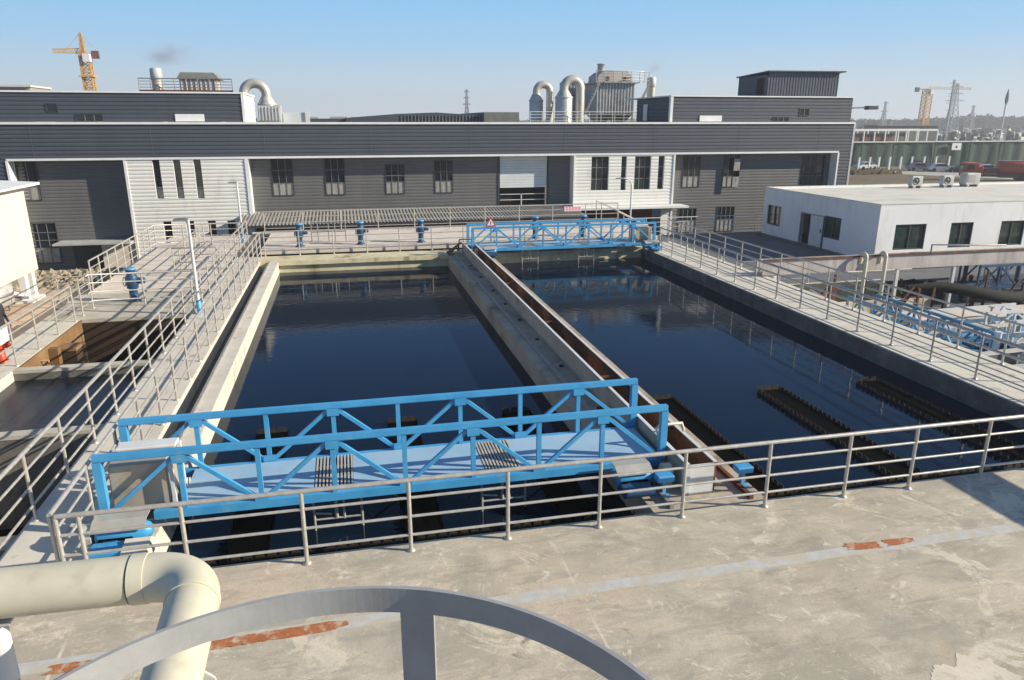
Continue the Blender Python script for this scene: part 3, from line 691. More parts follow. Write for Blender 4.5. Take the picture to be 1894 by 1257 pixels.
# hand wheel stand / small frame between the first two valves
fr = thing('sampling_frame', (-.9, 36.0, .25), 'small dark pipe frame standing between the first two blue valves', 'frame')
for x in (-1.7, -1.4, -.9, -.6, -.1): MB().tube([(x, 36, .25), (x, 36, 1.2)], .025, 6).build('upright', 'steel_dark', fr)
MB().tube([(-1.7, 36, .75), (-.1, 36, .75)], .025, 6).tube([(-1.7, 36, 1.2), (-.1, 36, 1.2)], .025, 6).build('crossbar', 'steel_dark', fr)
def lamp(x, y, z0, zt, label, arm=.42, sleeve=True, curved=False):
    t = thing('street_lamp', (x, y, z0), label, 'street lamp', 'white pole lamps')
    if curved:
        pts = [(x, y, z0), (x, y, zt-.4)]+[(x-.55*(1-math.cos(a))*.9, y, zt-.4+.42*math.sin(a)) for a in (.4, .8, 1.2, 1.57)]
        MB().tube(pts, [.05]*2+[.035]*4, 10).build('pole', 'white_metal', t); hx = x-.5
    else:
        MB().tube([(x, y, z0), (x, y, zt)], [.055, .04], 10).build('pole', 'white_metal', t); hx = x
        MB().tube([(x, y, zt-.03), (x-.12, y, zt+.01)], .025, 8).build('arm', 'galv', t)
    hd = MB(); hd.prism([(hx-arm, zt-.01), (hx-arm+.03, zt+.045), (hx-.06, zt+.06), (hx-.0, zt+.03), (hx-.02, zt-.01)], y-.10, y+.10, 'y'); hd.build('lamp_head', 'steel_dark', t)
    if sleeve: MB().lathe([(.10, 0), (.10, .02), (.075, .03), (.075, .42), (.06, .44)], (x, y, z0), 14).build('base_sleeve', 'blue_paint', t)
lamp(-4.72, 23.8, 0, 2.95, 'nearer white pole lamp with blue foot standing on the left walkway')
lamp(-5.15, 38.3, 0, 2.95, 'farther white pole lamp at the far end of the left walkway')
lamp(16.55, 41.0, -1.0, 2.62, 'slim white pole lamp with bent top in front of the white factory block', .5, False, True)
sg_ = thing('notice_board', (12.5, 39.5, .6), 'pale pink notice board with red writing above the far blue bridge', 'sign')
MB().box(11.98, 39.52, .98, 12.98, 39.545, 1.24).build('board', 'sign_pink', sg_)
m = MB()
random.seed(11)
for i in range(5):
    x = 12.07+i*.18
    m.box(x, 39.514, 1.19, x+.12, 39.519, 1.205); m.box(x+.05, 39.514, 1.03, x+.065, 39.519, 1.19); m.box(x+.01, 39.514, 1.11, x+.11, 39.519, 1.125); m.box(x, 39.514, 1.03, x+.11, 39.519, 1.042)
m.build('red_lettering', 'sign_red', sg_)
ts = thing('warning_triangle', (6.26, 32.0, 1.31), 'red and white warning triangle standing on the left end of the far blue bridge', 'sign')
def tri(r_, y0, y1, cx=6.26, cz=1.47):
    return MB().prism([(cx+r_*math.sin(a), cz+r_*math.cos(a)) for a in (0, 2.094, 4.189)], y0, y1, 'y')
tri(.29, 31.93, 31.95).build('border', 'sign_red', ts); tri(.19, 31.925, 31.93).build('panel', 'sign_white', ts)
MB().box(6.245, 31.918, 1.45, 6.275, 31.923, 1.56).box(6.245, 31.918, 1.40, 6.275, 31.923, 1.43).build('exclamation_mark', 'dark_frame', ts)
for y, L in ((17.85, 'white notice sheet with blue picture hanging on the left basin railing, nearer one'), (18.7, 'plain white notice sheet hanging on the left basin railing, farther one')):
    n_ = thing('notice', (-8.2, y, .8), L, 'sign', 'notices on the left basin railing')
    MB().box(-8.215, y, .72, -8.205, y+.5, 1.06).build('sheet', 'sign_white', n_)
    if y < 18: MB().box(-8.204, y+.08, .78, -8.200, y+.3, .92).build('picture', 'blue_pale', n_)

# ------------------------------------------------------------------ factory building
FY = 46.0; RY = 46.75; GZ = -2.5
fb = thing('factory_building', (8, FY, GZ), 'long dark grey ribbed metal factory with two white blocks and a white roof edge', 'factory')
front = lambda y: (lambda u, v, o: (u, y-o, v))
sideX = lambda x, s: (lambda u, v, o: (x+s*o, u, v))
def window(x0, x1, z0, z1, y, cols, split, mats=('glass_dark', 'film_and_sunlit'), rows=(), frame='dark_frame', film_skip=False):
    """frame with glass; lower part below 'split' backed with pale film"""
    f = MB(); w = .05
    f.box(x0, y-.05, z0, x0+w, y+.10, z1).box(x1-w, y-.05, z0, x1, y+.10, z1).box(x0+w, y-.05, z0, x1-w, y+.10, z0+w).box(x0+w, y-.05, z1-w, x1-w, y+.10, z1)
    F = f.build('window', frame, fb)
    m = MB()
    for i in range(1, cols):
        x = x0+(x1-x0)*i/cols; m.box(x-.02, y-.035, z0+w, x+.02, y+.02, z1-w)
    for zz in list(rows)+([split] if split else []): m.box(x0+w, y-.03, zz-.02, x1-w, y+.018, zz+.02)
    if m.v: m.build('mullions', 'frame_grey', F)
    s = split or z0+w
    MB().box(x0+w, y-.005, s, x1-w, y+.01, z1-w).build('pane', mats[0], F)
    if split: MB().box(x0+w, y-.005, z0+w, x1-w, y+.01, split-.001).build('lower_pane', mats[1], F)
    return F
# upper fascia
fas = MB().ribbed(-45, 34.8, 3.87, 5.68, front(FY), .22, .024); fas_ = fas.build('fascia', 'dark_clad', fb)
sm_ = MB().box(-45, FY-.037, 3.872, 34.7, FY-.03, 3.885)
for i in range(13): sm_.box(-41+i*6.1, FY-.037, 3.88, -40.985+i*6.1, FY-.03, 5.67)
sm_.build('panel_seams', 'frame_grey', fas_)
MB().box(-45, FY-.09, 5.68, 34.86, FY+.25, 5.80).build('eave_cap', 'white_trim', fb)
MB().box(-17.98, FY-.07, 3.75, 33.84, FY+.70, 3.868).build('recess_lintel', 'white_trim', fb)
MB().box(33.78, FY-.07, GZ, 33.90, FY+.70, 3.75).build('recess_jamb', 'white_trim', fb)
MB().box(-18.06, FY-.07, GZ, -17.94, FY+.70, 3.75).build('recess_jamb', 'white_trim', fb)
MB().ribbed(-45, -18.06, GZ, 3.87, front(FY), .22, .024).build('end_bay_wall', 'dark_clad', fb); MB().ribbed(33.9, 34.8, GZ, 3.87, front(FY), .22, .024).build('end_bay_wall', 'dark_clad', fb)
MB().ribbed(FY, 70, GZ, 5.68, sideX(34.8, 1), .24, .035).build('end_wall', 'dark_clad', fb)
MB().box(34.80, FY-.03, GZ, 34.95, FY+.15, 5.68).build('corner_trim', 'galv', fb)
# recessed walls
holesL = [(-17.9, -16.35, -2.0, .25), (-17.5, -15.9, 1.5, 3.72)]
MB().ribbed(-17.94, -12.1, GZ, 3.76, front(RY), .20, .016, [(-17.6, -16.4, -2.1, .25), (-17.5, -16.85, 1.52, 3.7)]).build('recessed_wall', 'recess_clad', fb)
window(-18.0+.1, -16.85, 1.52, 3.7, RY, 2, 2.3)
window(-17.9, -16.4, -2.1, .25, RY, 3, -1.2, rows=(-.3, -.75))
mid_holes = [(-4.26, -3.0, 1.5, 3.72), (-1.15, .06, 1.48, 3.70), (2.5, 3.7, 1.47, 3.3), (5.57, 6.75, 1.47, 3.5), (9.75, 12.94, .6, 3.76)]
MB().ribbed(-5.4, 14.5, GZ, 3.76, front(RY), .20, .016, mid_holes).build('recessed_wall', 'recess_clad', fb)
for k, (a, b, c, d) in enumerate(mid_holes[:4]):
    window(a, b, c, d, RY, 3, c+.75, rows=(d-.7,))
rh = [(22.5, 23.8, 1.5, 3.6), (25.5, 26.7, 1.46, 3.6), (31.6, 33.4, 1.4, 3.6), (22.4, 23.75, -1.6, .1), (25.3, 26.65, -1.6, .16)]
MB().ribbed(21.5, 33.8, GZ, 3.76, front(RY), .20, .016, rh).build('recessed_wall', 'recess_clad', fb)
for k, (a, b, c, d) in enumerate(rh): window(a, b, c, d, RY, 4 if k > 2 else 3, c+(.75 if k < 3 else .85), ('glass_dark', 'film_and_sunlit' if k != 2 else 'glass_green'))
MB().box(26.1, RY-.40, 1.50, 26.55, RY-.37, 2.6).box(26.1, RY-.40, 2.2, 26.55, RY-.38, 3.4).build('open_sash', 'film_and_sunlit', fb)
# roller door with rail inside, dark opening below
dr = MB()
for i in range(12): dr.box(9.8, RY+.03, 1.72+i*.17, 12.9, RY+.06, 1.72+i*.17+.16)
D = dr.build('roller_door', 'roller_white', fb)
MB().box(9.75, RY+.5, .3, 12.94, RY+.55, 3.76).build('dark_interior', 'black_inside', fb)
MB().box(9.8, RY+.02, 1.28, 12.9, RY+.06, 1.32).box(9.8, RY+.02, .92, 12.9, RY+.06, .96).box(11.2, RY+.02, .6, 11.26, RY+.06, 1.32).build('guard_rail', 'white_metal', fb)
MB().box(9.65, RY-.05, .6, 9.75, RY+.1, 3.76).box(12.94, RY-.05, .6, 13.04, RY+.1, 3.76).build('door_frame', 'dark_frame', fb)
# white blocks
WLh = [(-10.64, -10.25, 1.55, 3.75), (-9.53, -9.14, 1.53, 3.75), (-8.43, -8.04, 1.52, 3.75)]
WLl = [(-10.5, -10.05, -1.75, .24), (-9.25, -8.8, -1.75, .22), (-8.05, -7.6, -1.75, .2), (-6.95, -6.5, -1.75, .18)]
MB().ribbed(-12.1, -5.62, GZ, 3.75, front(FY), .21, .02, WLh+WLl).build('white_block', 'white_clad', fb)
MB().box(-12.14, FY-.05, GZ, -12.0, RY, 3.75).build('white_corner', 'white_trim', fb)
MB().box(-5.62, FY-.06, GZ, -5.42, RY, 3.75).build('white_corner', 'white_trim', fb)
for a, b, c, d in WLh+WLl:
    rv = MB().box(a-.02, FY+.005, c-.02, a, FY+.28, d).box(b, FY+.005, c-.02, b+.02, FY+.28, d).box(a, FY+.005, c-.03, b, FY+.28, c).build('window', 'white_trim', fb)
    sp = c+(d-c)*.3; MB().box(a, FY+.22, sp, b, FY+.24, d).build('pane', 'glass_dark', rv); MB().box(a, FY+.22, c, b, FY+.24, sp-.002).build('lower_pane', 'film_and_sunlit' if c > 0 else 'glass_dark', rv)  # pale upper-row lower pane paints in the sunlit foot of the deep reveal
    mm = MB()
    for k in range(1, 4): mm.box(a, FY+.20, c+(d-c)*k/4-.015, b, FY+.219, c+(d-c)*k/4+.015)
    mm.build('mullions', 'dark_frame', rv)
WR = [(15.72, 16.92, 1.5, 3.66), (17.78, 18.15, 1.48, 3.66), (18.72, 19.86, 1.5, 3.66), (20.38, 20.82, 1.5, 3.66)]
MB().ribbed(14.62, 21.5, .5, 3.75, front(FY), .21, .02, WR).build('white_block', 'white_clad', fb)
MB().ribbed(20.75, 21.4, GZ, .34, front(FY), .21, .02).build('white_block_leg', 'white_clad', fb)
MB().box(14.5, FY-.06, .5, 14.62, RY, 3.75).build('white_corner', 'white_trim', fb)
MB().box(21.44, FY-.06, GZ, 21.56, RY, 3.75).build('white_corner', 'white_trim', fb)
for a, b, c, d in WR:
    rv = MB().box(a-.02, FY+.005, c-.02, a, FY+.2, d).box(b, FY+.005, c-.02, b+.02, FY+.2, d).box(a, FY+.005, c-.03, b, FY+.2, c).build('window', 'white_trim', fb)
    MB().box(a, FY+.16, c+.72, b, FY+.18, d).build('pane', 'glass_dark', rv)
    MB().box(a, FY+.16, c, b, FY+.18, c+.718).build('lower_pane', 'glass_green', rv)
    mm = MB(); n = 3 if b-a > .6 else 1
    for k in range(1, n): mm.box(a+(b-a)*k/n-.015, FY+.14, c, a+(b-a)*k/n+.015, FY+.159, d)
    for zz in (c+.72, c+1.45): mm.box(a, FY+.14, zz-.015, b, FY+.158, zz+.015)
    mm.build('mullions', 'grey_rail', rv)
MB().box(14.3, FY-1.2, .36, 22.2, FY+.1, .48).build('entrance_canopy', 'white_trim', fb)
MB().box(14.6, FY+1.6, GZ, 20.8, FY+1.7, .36).build('entrance_wall', 'rust', fb)
MB().box(14.6, RY, GZ, 14.7, FY+1.6, .36).build('entrance_side', 'dark_frame', fb)
# left entrance door and small canopy
MB().box(-16.28, FY-.7, -.90, -12.2, RY-.01, -.80).build('door_canopy', 'galv', fb)
D2 = MB().box(-15.7, RY-.06, -2.48, -14.1, RY-.03, -.92).build('door', 'dark_frame', fb)
MB().box(-14.35, RY-.1, -1.75, -14.25, RY-.06, -1.65).build('handle', 'galv', D2)
MB().box(-14.0, FY+.1, -2.48, -12.2, RY-.04, -.92).build('porch_wall', 'concrete_pink', fb)
# roof and set-back upper storey
MB().box(-45, FY+.25, 5.45, 34.75, 56, 5.66).build('roof', 'roof_grey', fb)
UY = 46.32
MB().ribbed(-45, -5.5, 5.82, 7.36, front(UY), .22, .024, [(-15.7, -15.1, 6.3, 6.8), (-14.3, -12.9, 5.82, 6.24)]).build('upper_storey', 'dark_clad', fb)
MB().box(-45, UY-.08, 7.36, -5.35, UY+6, 7.45).build('upper_cap', 'white_trim', fb)
MB().box(-5.5, UY-.06, 5.82, -5.35, UY+.2, 7.36).build('upper_corner', 'white_trim', fb)
MB().ribbed(UY+.2, UY+6, 5.7, 7.36, sideX(-5.45, 1), .3, .03).build('upper_side', 'white_clad', fb)
MB().ribbed(21.3, 34.7, 5.82, 7.40, front(UY), .22, .024, [(30.64, 31.4, 6.2, 6.72), (28.65, 29.9, 5.82, 6.15)]).build('upper_storey', 'dark_clad', fb)
MB().box(21.1, UY-.08, 7.40, 34.86, UY+8, 7.48).build('upper_cap', 'white_trim', fb)
MB().box(21.12, UY-.06, 5.82, 21.3, UY+.2, 7.40).build('upper_corner', 'white_trim', fb)
us_ = MB().ribbed(UY+.2, UY+6, 5.7, 7.40, sideX(21.25, -1), .24, .03).build('upper_side', 'dark_clad', fb)
MB().box(21.16, UY+3.9, 5.9, 21.2, UY+4.6, 7.0).build('side_door', 'white_clad', us_)
MB().ribbed(UY, UY+8, 5.7, 7.40, sideX(34.7, 1), .24, .03).build('upper_side', 'dark_clad', fb)
window(-15.7, -15.1, 6.3, 6.8, UY, 1, None); window(-14.3, -12.9, 5.82, 6.24, UY, 3, None)
window(30.64, 31.4, 6.2, 6.72, UY, 2, None); window(28.65, 29.9, 5.82, 6.15, UY, 3, None)
MB().box(-9.15, UY-.07, 5.84, -7.6, UY-.03, 6.24).build('white_panel', 'white_trim', fb)
MB().box(23.25, UY-.07, 5.84, 24.85, UY-.03, 6.22).build('white_panel', 'white_trim', fb)
# penthouse
ph = MB(); fv = lambda u, v, o: (v, 48.0-o, u)
ph.ribbed(7.48, 9.10, 29.06, 34.6, fv, .22, .03); PH = ph.build('penthouse', 'dark_clad', fb)
sv = MB().ribbed(7.48, 8.95, 48.0, 51.9, lambda u, v, o: (29.06-o, v, u), .3, .03); sv.build('side_wall', 'dark_clad', PH)
MB().box(29.06, 51.8, 7.48, 34.6, 51.9, 8.9).box(34.58, 48, 7.48, 34.62, 51.9, 9.0).build('back_wall', 'dark_clad', PH)
MB().add([(28.9, 47.7, 9.12), (34.95, 47.7, 9.16), (34.8, 52.1, 8.95), (28.9, 52.1, 8.93), (28.9, 47.7, 9.2), (34.95, 47.7, 9.24), (34.8, 52.1, 9.03), (28.9, 52.1, 9.01)], [(0, 1, 2, 3), (4, 5, 6, 7), (0, 1, 5, 4), (1, 2, 6, 5), (2, 3, 7, 6), (3, 0, 4, 7)]).build('roof', 'dark_frame', PH)
MB().box(29.0, 48.4, 7.5, 29.04, 49.3, 8.75).build('door', 'black_inside', PH)
# awning along the foot of the mid bay
aw = MB().ribbed(-6.0, 14.4, 0, 1, lambda u, v, o: (u, 0, 0), 1, 0) if False else MB()
n = 102; x0, x1 = -6.0, 14.5; vs = []; 
for i in range(n*4+1):
    x = x0+(x1-x0)*i/(n*4); dz = (.035, .035, 0, 0)[i % 4]
    vs += [(x, 42.7, .24+dz), (x, RY-.04, .58+dz)]
aw.add(vs, [(2*i, 2*i+2, 2*i+3, 2*i+1) for i in range(n*4)])
A_ = thing('awning', (4, 44, .2), 'long corrugated grey awning roof along the foot of the factory wall', 'awning')
aw.build('corrugated_sheet', 'awning_grey', A_)
MB().box(x0, 42.72, .12, x1, 42.78, .22).build('front_beam', 'dark_frame', A_)
for i in range(8): MB().box(x0+.2+i*2.85, 42.85, -2.5, x0+.3+i*2.85, 42.95, .2).build('post', 'dark_frame', A_)
simple('parapet_wall', MB().box(-5.0, 40.95, -2.5, 14.4, 41.15, .06).box(-5.0, 40.9, .06, 14.4, 41.2, .12), 'concrete_pale', (5, 41, -2.5), 'low pale parapet wall between the valve platform and the awning', 'wall')
st = thing('stair', (15.9, 40, -1), 'steel stair with sloping handrails beside the far lamp, in front of the entrance', 'stair')
for i in range(6): MB().box(14.6+i*.3, 40.4, .15-i*.2, 14.9+i*.3, 41.3, .19-i*.2).build('tread', 'galv', st)
for y in (40.4, 41.3): MB().tube([(14.5, y, 1.35), (17.2, y, -.0)], .03, 6).tube([(14.5, y, .25), (14.5, y, 1.35)], .03, 6).tube([(15.9, y, -.5), (15.9, y, .66)], .03, 6).tube([(17.2, y, -1), (17.2, y, .0)], .03, 6).build('handrail', 'steel', st)

# ------------------------------------------------------------------ white office building on the right
wb = thing('office_building', (35, 36, -1), 'low white flat roofed building with dark windows on the grey yard at the right', 'building')
X0, Y0, Y1, ZB, ZT = 25.5, 30.9, 41.2, -1.0, 1.93
def wallgrid(rects, f, u0, u1, z0, z1):
    us = sorted({u0, u1} | {r[0] for r in rects} | {r[1] for r in rects}); m = MB()
    for a, b in zip(us, us[1:]):
        iv = [(z0, z1)]
        for r_ in rects:
            if r_[0] <= a+1e-6 and r_[1] >= b-1e-6:
                ni = []
                for lo, hi in iv:
                    if r_[2] > lo: ni.append((lo, min(hi, r_[2])))
                    if r_[3] < hi: ni.append((max(lo, r_[3]), hi))
                iv = ni
        for lo, hi in iv: f(m, a, b, lo, hi)
    return m
wf = [(26.5, 28.3, -.34, .93), (29.75, 31.1, -.34, .93), (32.8, 34.3, -.34, .93), (36.2, 37.6, -.34, .93), (39.6, 41.0, -.34, .93)]
wside = [(39.3, 40.75, -.26, .92), (35.15, 37.3, -.92, .88), (33.7, 35.1, -.26, .92)]
wallgrid(wf, lambda m, a, b, lo, hi: m.box(a, Y0, lo, b, Y0+.22, hi), X0, 46, ZB, ZT).build('front_wall', 'white_paint', wb)
wallgrid(wside, lambda m, a, b, lo, hi: m.box(X0, a, lo, X0+.22, b, hi), Y0+.22, Y1, ZB, ZT).build('side_wall', 'white_paint', wb)
MB().box(X0+.22, Y1-.2, ZB, 46, Y1, ZT).build('back_wall', 'white_paint', wb)
MB().box(X0+.2, Y0+.2, ZT-.16, 46, Y1-.18, ZT-.10).build('roof', 'roof_white', wb)
MB().box(X0-.02, Y0-.02, ZT, 46, Y0+.18, ZT+.03).box(X0-.02, Y0+.18, ZT, X0+.18, Y1, ZT+.03).box(X0+.18, Y1-.2, ZT, 46, Y1, ZT+.03).build('parapet_cap', 'roof_white', wb)
MB().box(X0-.35, Y0+.5, ZB-.02, X0-.002, Y1+.2, ZB+.12).build('plinth', 'concrete_dark', wb)
for a, b, c, d in wf:
    f = MB().box(a, Y0+.05, c, a+.06, Y0+.16, d).box(b-.06, Y0+.05, c, b, Y0+.16, d).box(a+.06, Y0+.05, c, b-.06, Y0+.16, c+.06).box(a+.06, Y0+.05, d-.06, b-.06, Y0+.16, d).box((a+b)/2-.03, Y0+.05, c+.06, (a+b)/2+.03, Y0+.14, d-.06)
    F = f.build('window', 'dark_frame', wb); MB().box(a+.06, Y0+.10, c+.06, b-.06, Y0+.115, d-.06).build('pane', 'glass_green', F)
for a, b, c, d in (wside[0], wside[2]):
    f = MB().box(X0+.05, a, c, X0+.16, a+.07, d).box(X0+.05, b-.07, c, X0+.16, b, d).box(X0+.05, a+.07, c, X0+.16, b-.07, c+.06).box(X0+.05, a+.07, d-.06, X0+.16, b-.07, d).box(X0+.05, (a+b)/2-.05, c+.06, X0+.14, (a+b)/2+.05, d-.06)
    F = f.build('window', 'dark_frame', wb); MB().box(X0+.10, a+.07, c+.06, X0+.115, b-.07, d-.06).build('pane', 'glass_green', F)
a, b, c, d = wside[1]
f = MB().box(X0-.01, a, c, X0+.1, a+.07, d).box(X0-.01, b-.07, c, X0+.1, b, d).box(X0-.01, a+.07, d-.07, X0+.1, b-.07, d); DF = f.build('door', 'grey_rail', wb)
MB().box(X0+.02, a+.07, c, X0+.06, a+1.22, d-.07).build('door_leaf', 'white_metal', DF)
MB().box(X0+.5, a+1.2, c, X0+.55, b, d).box(X0+.22, a+1.22, c, X0+.5, a+1.25, d).build('dark_interior', 'black_inside', wb)
MB().box(X0-.03, a+.16, c+.85, X0+.02, a+.22, c+1.05).build('handle', 'dark_frame', DF)
MB().box(X0-.06, a-.11, c-.05, X0-.01, a-.05, d).build('downpipe', 'blue_dark', wb)
def ac(x, y, label):
    t = thing('air_conditioner', (x, y, ZT), label, 'air conditioner', 'air conditioner units on the white roof')
    w, h, dd = .80, .58, .36
    MB().bbox(x-w/2, y-dd/2, ZT+.06, x+w/2, y+dd/2, ZT+.06+h, .03).build('casing', 'galv', t)
    MB().lathe([(.22, 0), (.23, -.02), (.205, -.03), (.19, -.01), (.05, -.012), (.05, -.03)], (x-.1, y-dd/2, ZT+.35), 20, 'y').build('fan_guard', 'dark_frame', t)
    for q in (-.27, .27): MB().box(x+q-.03, y-dd/2-.02, ZT-.1, x+q+.04, y+dd/2, ZT+.06).build('foot', 'grey_rail', t)
ac(34.9, 39.6, 'leftmost air conditioner unit on the white flat roof'); ac(37.2, 39.6, 'middle air conditioner unit on the white flat roof')
t = thing('air_conditioner', (39.2, 39.9, ZT), 'largest boxy air conditioner unit at the right on the white roof', 'air conditioner', 'air conditioner units on the white roof')
MB().bbox(38.7, 39.6, ZT+.05, 39.75, 40.2, ZT+.75, .03).build('casing', 'galv', t); MB().box(38.8, 39.58, ZT+.2, 39.35, 39.597, ZT+.65).build('grille', 'grey_rail', t)
for q in (38.8, 39.55): MB().box(q, 39.6, ZT-.1, q+.1, 40.2, ZT+.05).build('foot', 'grey_rail', t)

# ------------------------------------------------------------------ lower yard on the right
tr_ = thing('cable_trough', (30, 25.2, -1.7), 'long pinkish white beam carried on thin columns across the right-hand yard', 'beam')
MB().box(15.7, 25.0, .10, 46, 25.02, .62).box(15.7, 25.0, .05, 46, 25.5, .098).box(15.7, 25.48, .10, 46, 25.5, .62).build('channel', 'galv_pink', tr_)
MB().box(15.7, 24.94, .62, 46, 25.06, .67).build('edge_rail', 'rust', tr_)
for x in (16.3, 21.9, 24.65, 27.4, 30.2): MB().box(x-.06, 25.03, -1.7, x+.06, 25.15, .05).build('column', 'white_metal', tr_)
MB().tube([(23.5, 25.2, .6), (23.5, 25.2, .95), (27.2, 25.2, .8)], .04, 6).build('handrail', 'steel_dark', tr_)
for k, x in enumerate((20.05, 20.95)):
    v = thing('vent_pipe', (x, 24.7, -1.7), ('left' if k == 0 else 'right')+' one of two pale gooseneck vent pipes hooked over the long white beam', 'pipe', 'gooseneck vent pipes')
    MB().tube([(x, 24.7, -1.7), (x, 24.7, .62)]+[(x, 24.7+.16*(1-math.cos(a)), .62+.16*math.sin(a)) for a in (.5, 1.0, 1.57, 2.1, 2.7, 3.14)]+[(x, 25.02, .35)], .075, 10).build('tube', 'pipe_beige', v)
    MB().lathe([(.13, 0), (.13, .03)], (x, 24.7, -1.7), 12).build('flange', 'galv', v)
bk = thing('low_wall', (20, 26, -1.7), 'brownish weathered basin wall below the long white beam', 'wall')
MB().box(16.0, 26.4, -1.7, 22.6, 26.7, -.75).build('wall', 'concrete_stained', bk); MB().box(16.0, 24.2, -1.7, 23, 24.45, -1.05).build('kerb', 'concrete_stained', bk)

pr = thing('prop', (18.0, 24.0, -1.7), 'dark sloping steel prop with a block on top left of the vent pipes', 'prop')
MB().bar((16.9, 24.1, -1.5), (18.3, 24.3, -.35), .12).box(18.2, 24.15, -1.0, 18.5, 24.45, -.25).build('strut', 'rust', pr)
tp_ = thing('black_pipe', (25, 23.9, -1), 'thick black wrapped pipe snaking below the long white beam', 'pipe')
random.seed(21)
MB().tube([(22.0, 24.5, -.65), (23.3, 24.3, -.6), (24.4, 24.0, -.75), (25.6, 23.8, -1.0), (26.8, 23.9, -1.15), (28.4, 24.2, -1.1), (30, 24.3, -1.0)], [.12, .2, .24, .26, .24, .2, .2], 14).build('pipe', 'black_tarp', tp_)
for x in (22.3, 23.0, 25.0, 27.4, 28.9): MB().bar((x, 24.2, -1.7), (x, 24.2, -.6), .09).build('leg', 'rust', tp_)
def yard_truss(p, q, h, mat, label, w=1.0, bays=8, zb=-1.1):
    t = thing('yard_bridge', (p[0], p[1], zb), label, 'bridge', 'truss bridges in the lower right yard')
    p = Vector((p[0], p[1], 0)); q = Vector((q[0], q[1], 0)); d = (q-p); L = d.length; d.normalize(); nrm = Vector((-d.y, d.x, 0))*w
    for s in (0, 1):
        o = p+nrm*s; up = Vector((0, 0, 1))
        P = lambda k, z: o+d*(L*k/bays)+up*z
        tr2 = MB().bar(P(0, zb+h), P(bays, zb+h), .09).bar(P(0, zb), P(bays, zb), .1).build('side_truss', mat, t)
        for k in range(bays+1): MB().bar(P(k, zb), P(k, zb+h), .065).build('upright', mat, tr2)
        for k in range(bays):
            a, b = (zb, zb+h) if k % 2 == 0 else (zb+h, zb)
            MB().bar(P(k, a), P(k+1, b), .055).build('diagonal', mat, tr2)
    MB().add([tuple(p+nrm*.05+Vector((0, 0, zb+.03))), tuple(p+nrm*.95+Vector((0, 0, zb+.03))), tuple(q+nrm*.95+Vector((0, 0, zb+.03))), tuple(q+nrm*.05+Vector((0, 0, zb+.03))), tuple(p+nrm*.05+Vector((0, 0, zb+.06))), tuple(p+nrm*.95+Vector((0, 0, zb+.06))), tuple(q+nrm*.95+Vector((0, 0, zb+.06))), tuple(q+nrm*.05+Vector((0, 0, zb+.06)))],
             [(3, 2, 1, 0), (4, 5, 6, 7), (0, 1, 5, 4), (1, 2, 6, 5), (2, 3, 7, 6), (3, 0, 4, 7)]).build('deck_plate', mat if mat != 'white_metal' else 'galv', t)
yard_truss((19.0, 17.4), (19.0, 22.6), .75, 'blue_teal', 'blue truss bridge seen through the right walkway railings, running away from the camera', 1.2, 8)
yard_truss((25.8, 24.9), (36, 24.9), .95, 'blue_dark', 'dark blue truss bridge under the right end of the long white beam', 1.0, 10, -.95)
yard_truss((20.6, 18.2), (31, 18.2), .8, 'white_metal', 'pale grey truss bridge crossing the lower yard at the right edge', 1.1, 9)
yard_truss((17.6, 13.6), (28, 13.6), .8, 'white_metal', 'nearest pale grey truss frame in the lower yard at the right edge', 1.1, 9, -1.25)
tk = thing('sludge_tank', (23, 16, -1.7), 'pale metal topped tank cells between the truss bridges in the lower right yard', 'tank')
for (a, b, c, d, z, mt) in ((17.4, 9.6, 18.6, 16.8, -1.35, 'white_metal'), (19.2, 9.6, 23.0, 12.4, -1.4, 'white_metal'), (20.6, 14.8, 24.4, 17.2, -1.45, 'galv'), (24.8, 15.0, 29, 17.6, -1.45, 'white_metal'), (20.8, 19.6, 29, 21.0, -1.45, 'blue_pale')):
    MB().bbox(a, b, -1.7, c, d, z, .03).build('cell', mt, tk)
random.seed(33)
for k in range(26):
    x = random.uniform(16.6, 24); y = random.uniform(11, 21)
    p = thing('riser_pipe', (x, y, -1.7), 'thin upright grey riser pipe among the truss bridges in the lower right yard', 'pipe', 'riser pipes in the lower yard')
    hgt = random.uniform(.7, 1.5)
    MB().tube([(x, y, -1.7), (x, y, -1.7+hgt)], random.choice((.04, .06, .09)), 8).lathe([(.11, hgt-.02), (.11, hgt+.02)], (x, y, -1.7), 10).build('tube', random.choice(('galv', 'white_metal', 'pipe_beige')), p)
rk = thing('pipe_rack', (25, 24, -1.7), 'dark rusty pipe rack with many thin rails under the long white beam', 'pipe rack')
random.seed(12)
for k in range(14):
    x = 20.2+k*.85+random.uniform(-.2, .2); y = random.choice((24.0, 25.8, 26.6)); MB().bar((x, y, -1.7), (x, y, random.uniform(-.9, .0)), random.choice((.05, .08, .12))).build('post', random.choice(('rust', 'dark_frame', 'steel_dark')), rk)
for k in range(12):
    x = random.uniform(19.8, 25); z = random.uniform(-1.3, -.1); y = random.choice((24.0, 25.8, 26.6)); MB().tube([(x, y, z), (x+random.uniform(3, 8), y, z)], random.choice((.02, .03, .05)), 6).build('pipe', random.choice(('galv', 'olive_plate', 'steel_dark', 'dark_frame')), rk)
for k in range(5):
    x = random.uniform(21, 28); MB().bar((x, 24.1, -1.6), (x+.9, 24.1, -.5), .08).build('brace', 'rust', rk)
fc = thing('yard_strutwork', (20, 17, -1.7), 'tangle of pale grey beams and struts over the lower yard tanks behind the right walkway', 'frame')
random.seed(15)
for k in range(9):
    y = 12.2+k*1.15; z = -.75+random.uniform(-.15, .15); MB().bar((17.0, y, z), (24.5, y+random.uniform(-.5, .8), z+random.uniform(-.1, .1)), .07, .12).build('beam', random.choice(('white_metal', 'galv', 'blue_teal')), fc)
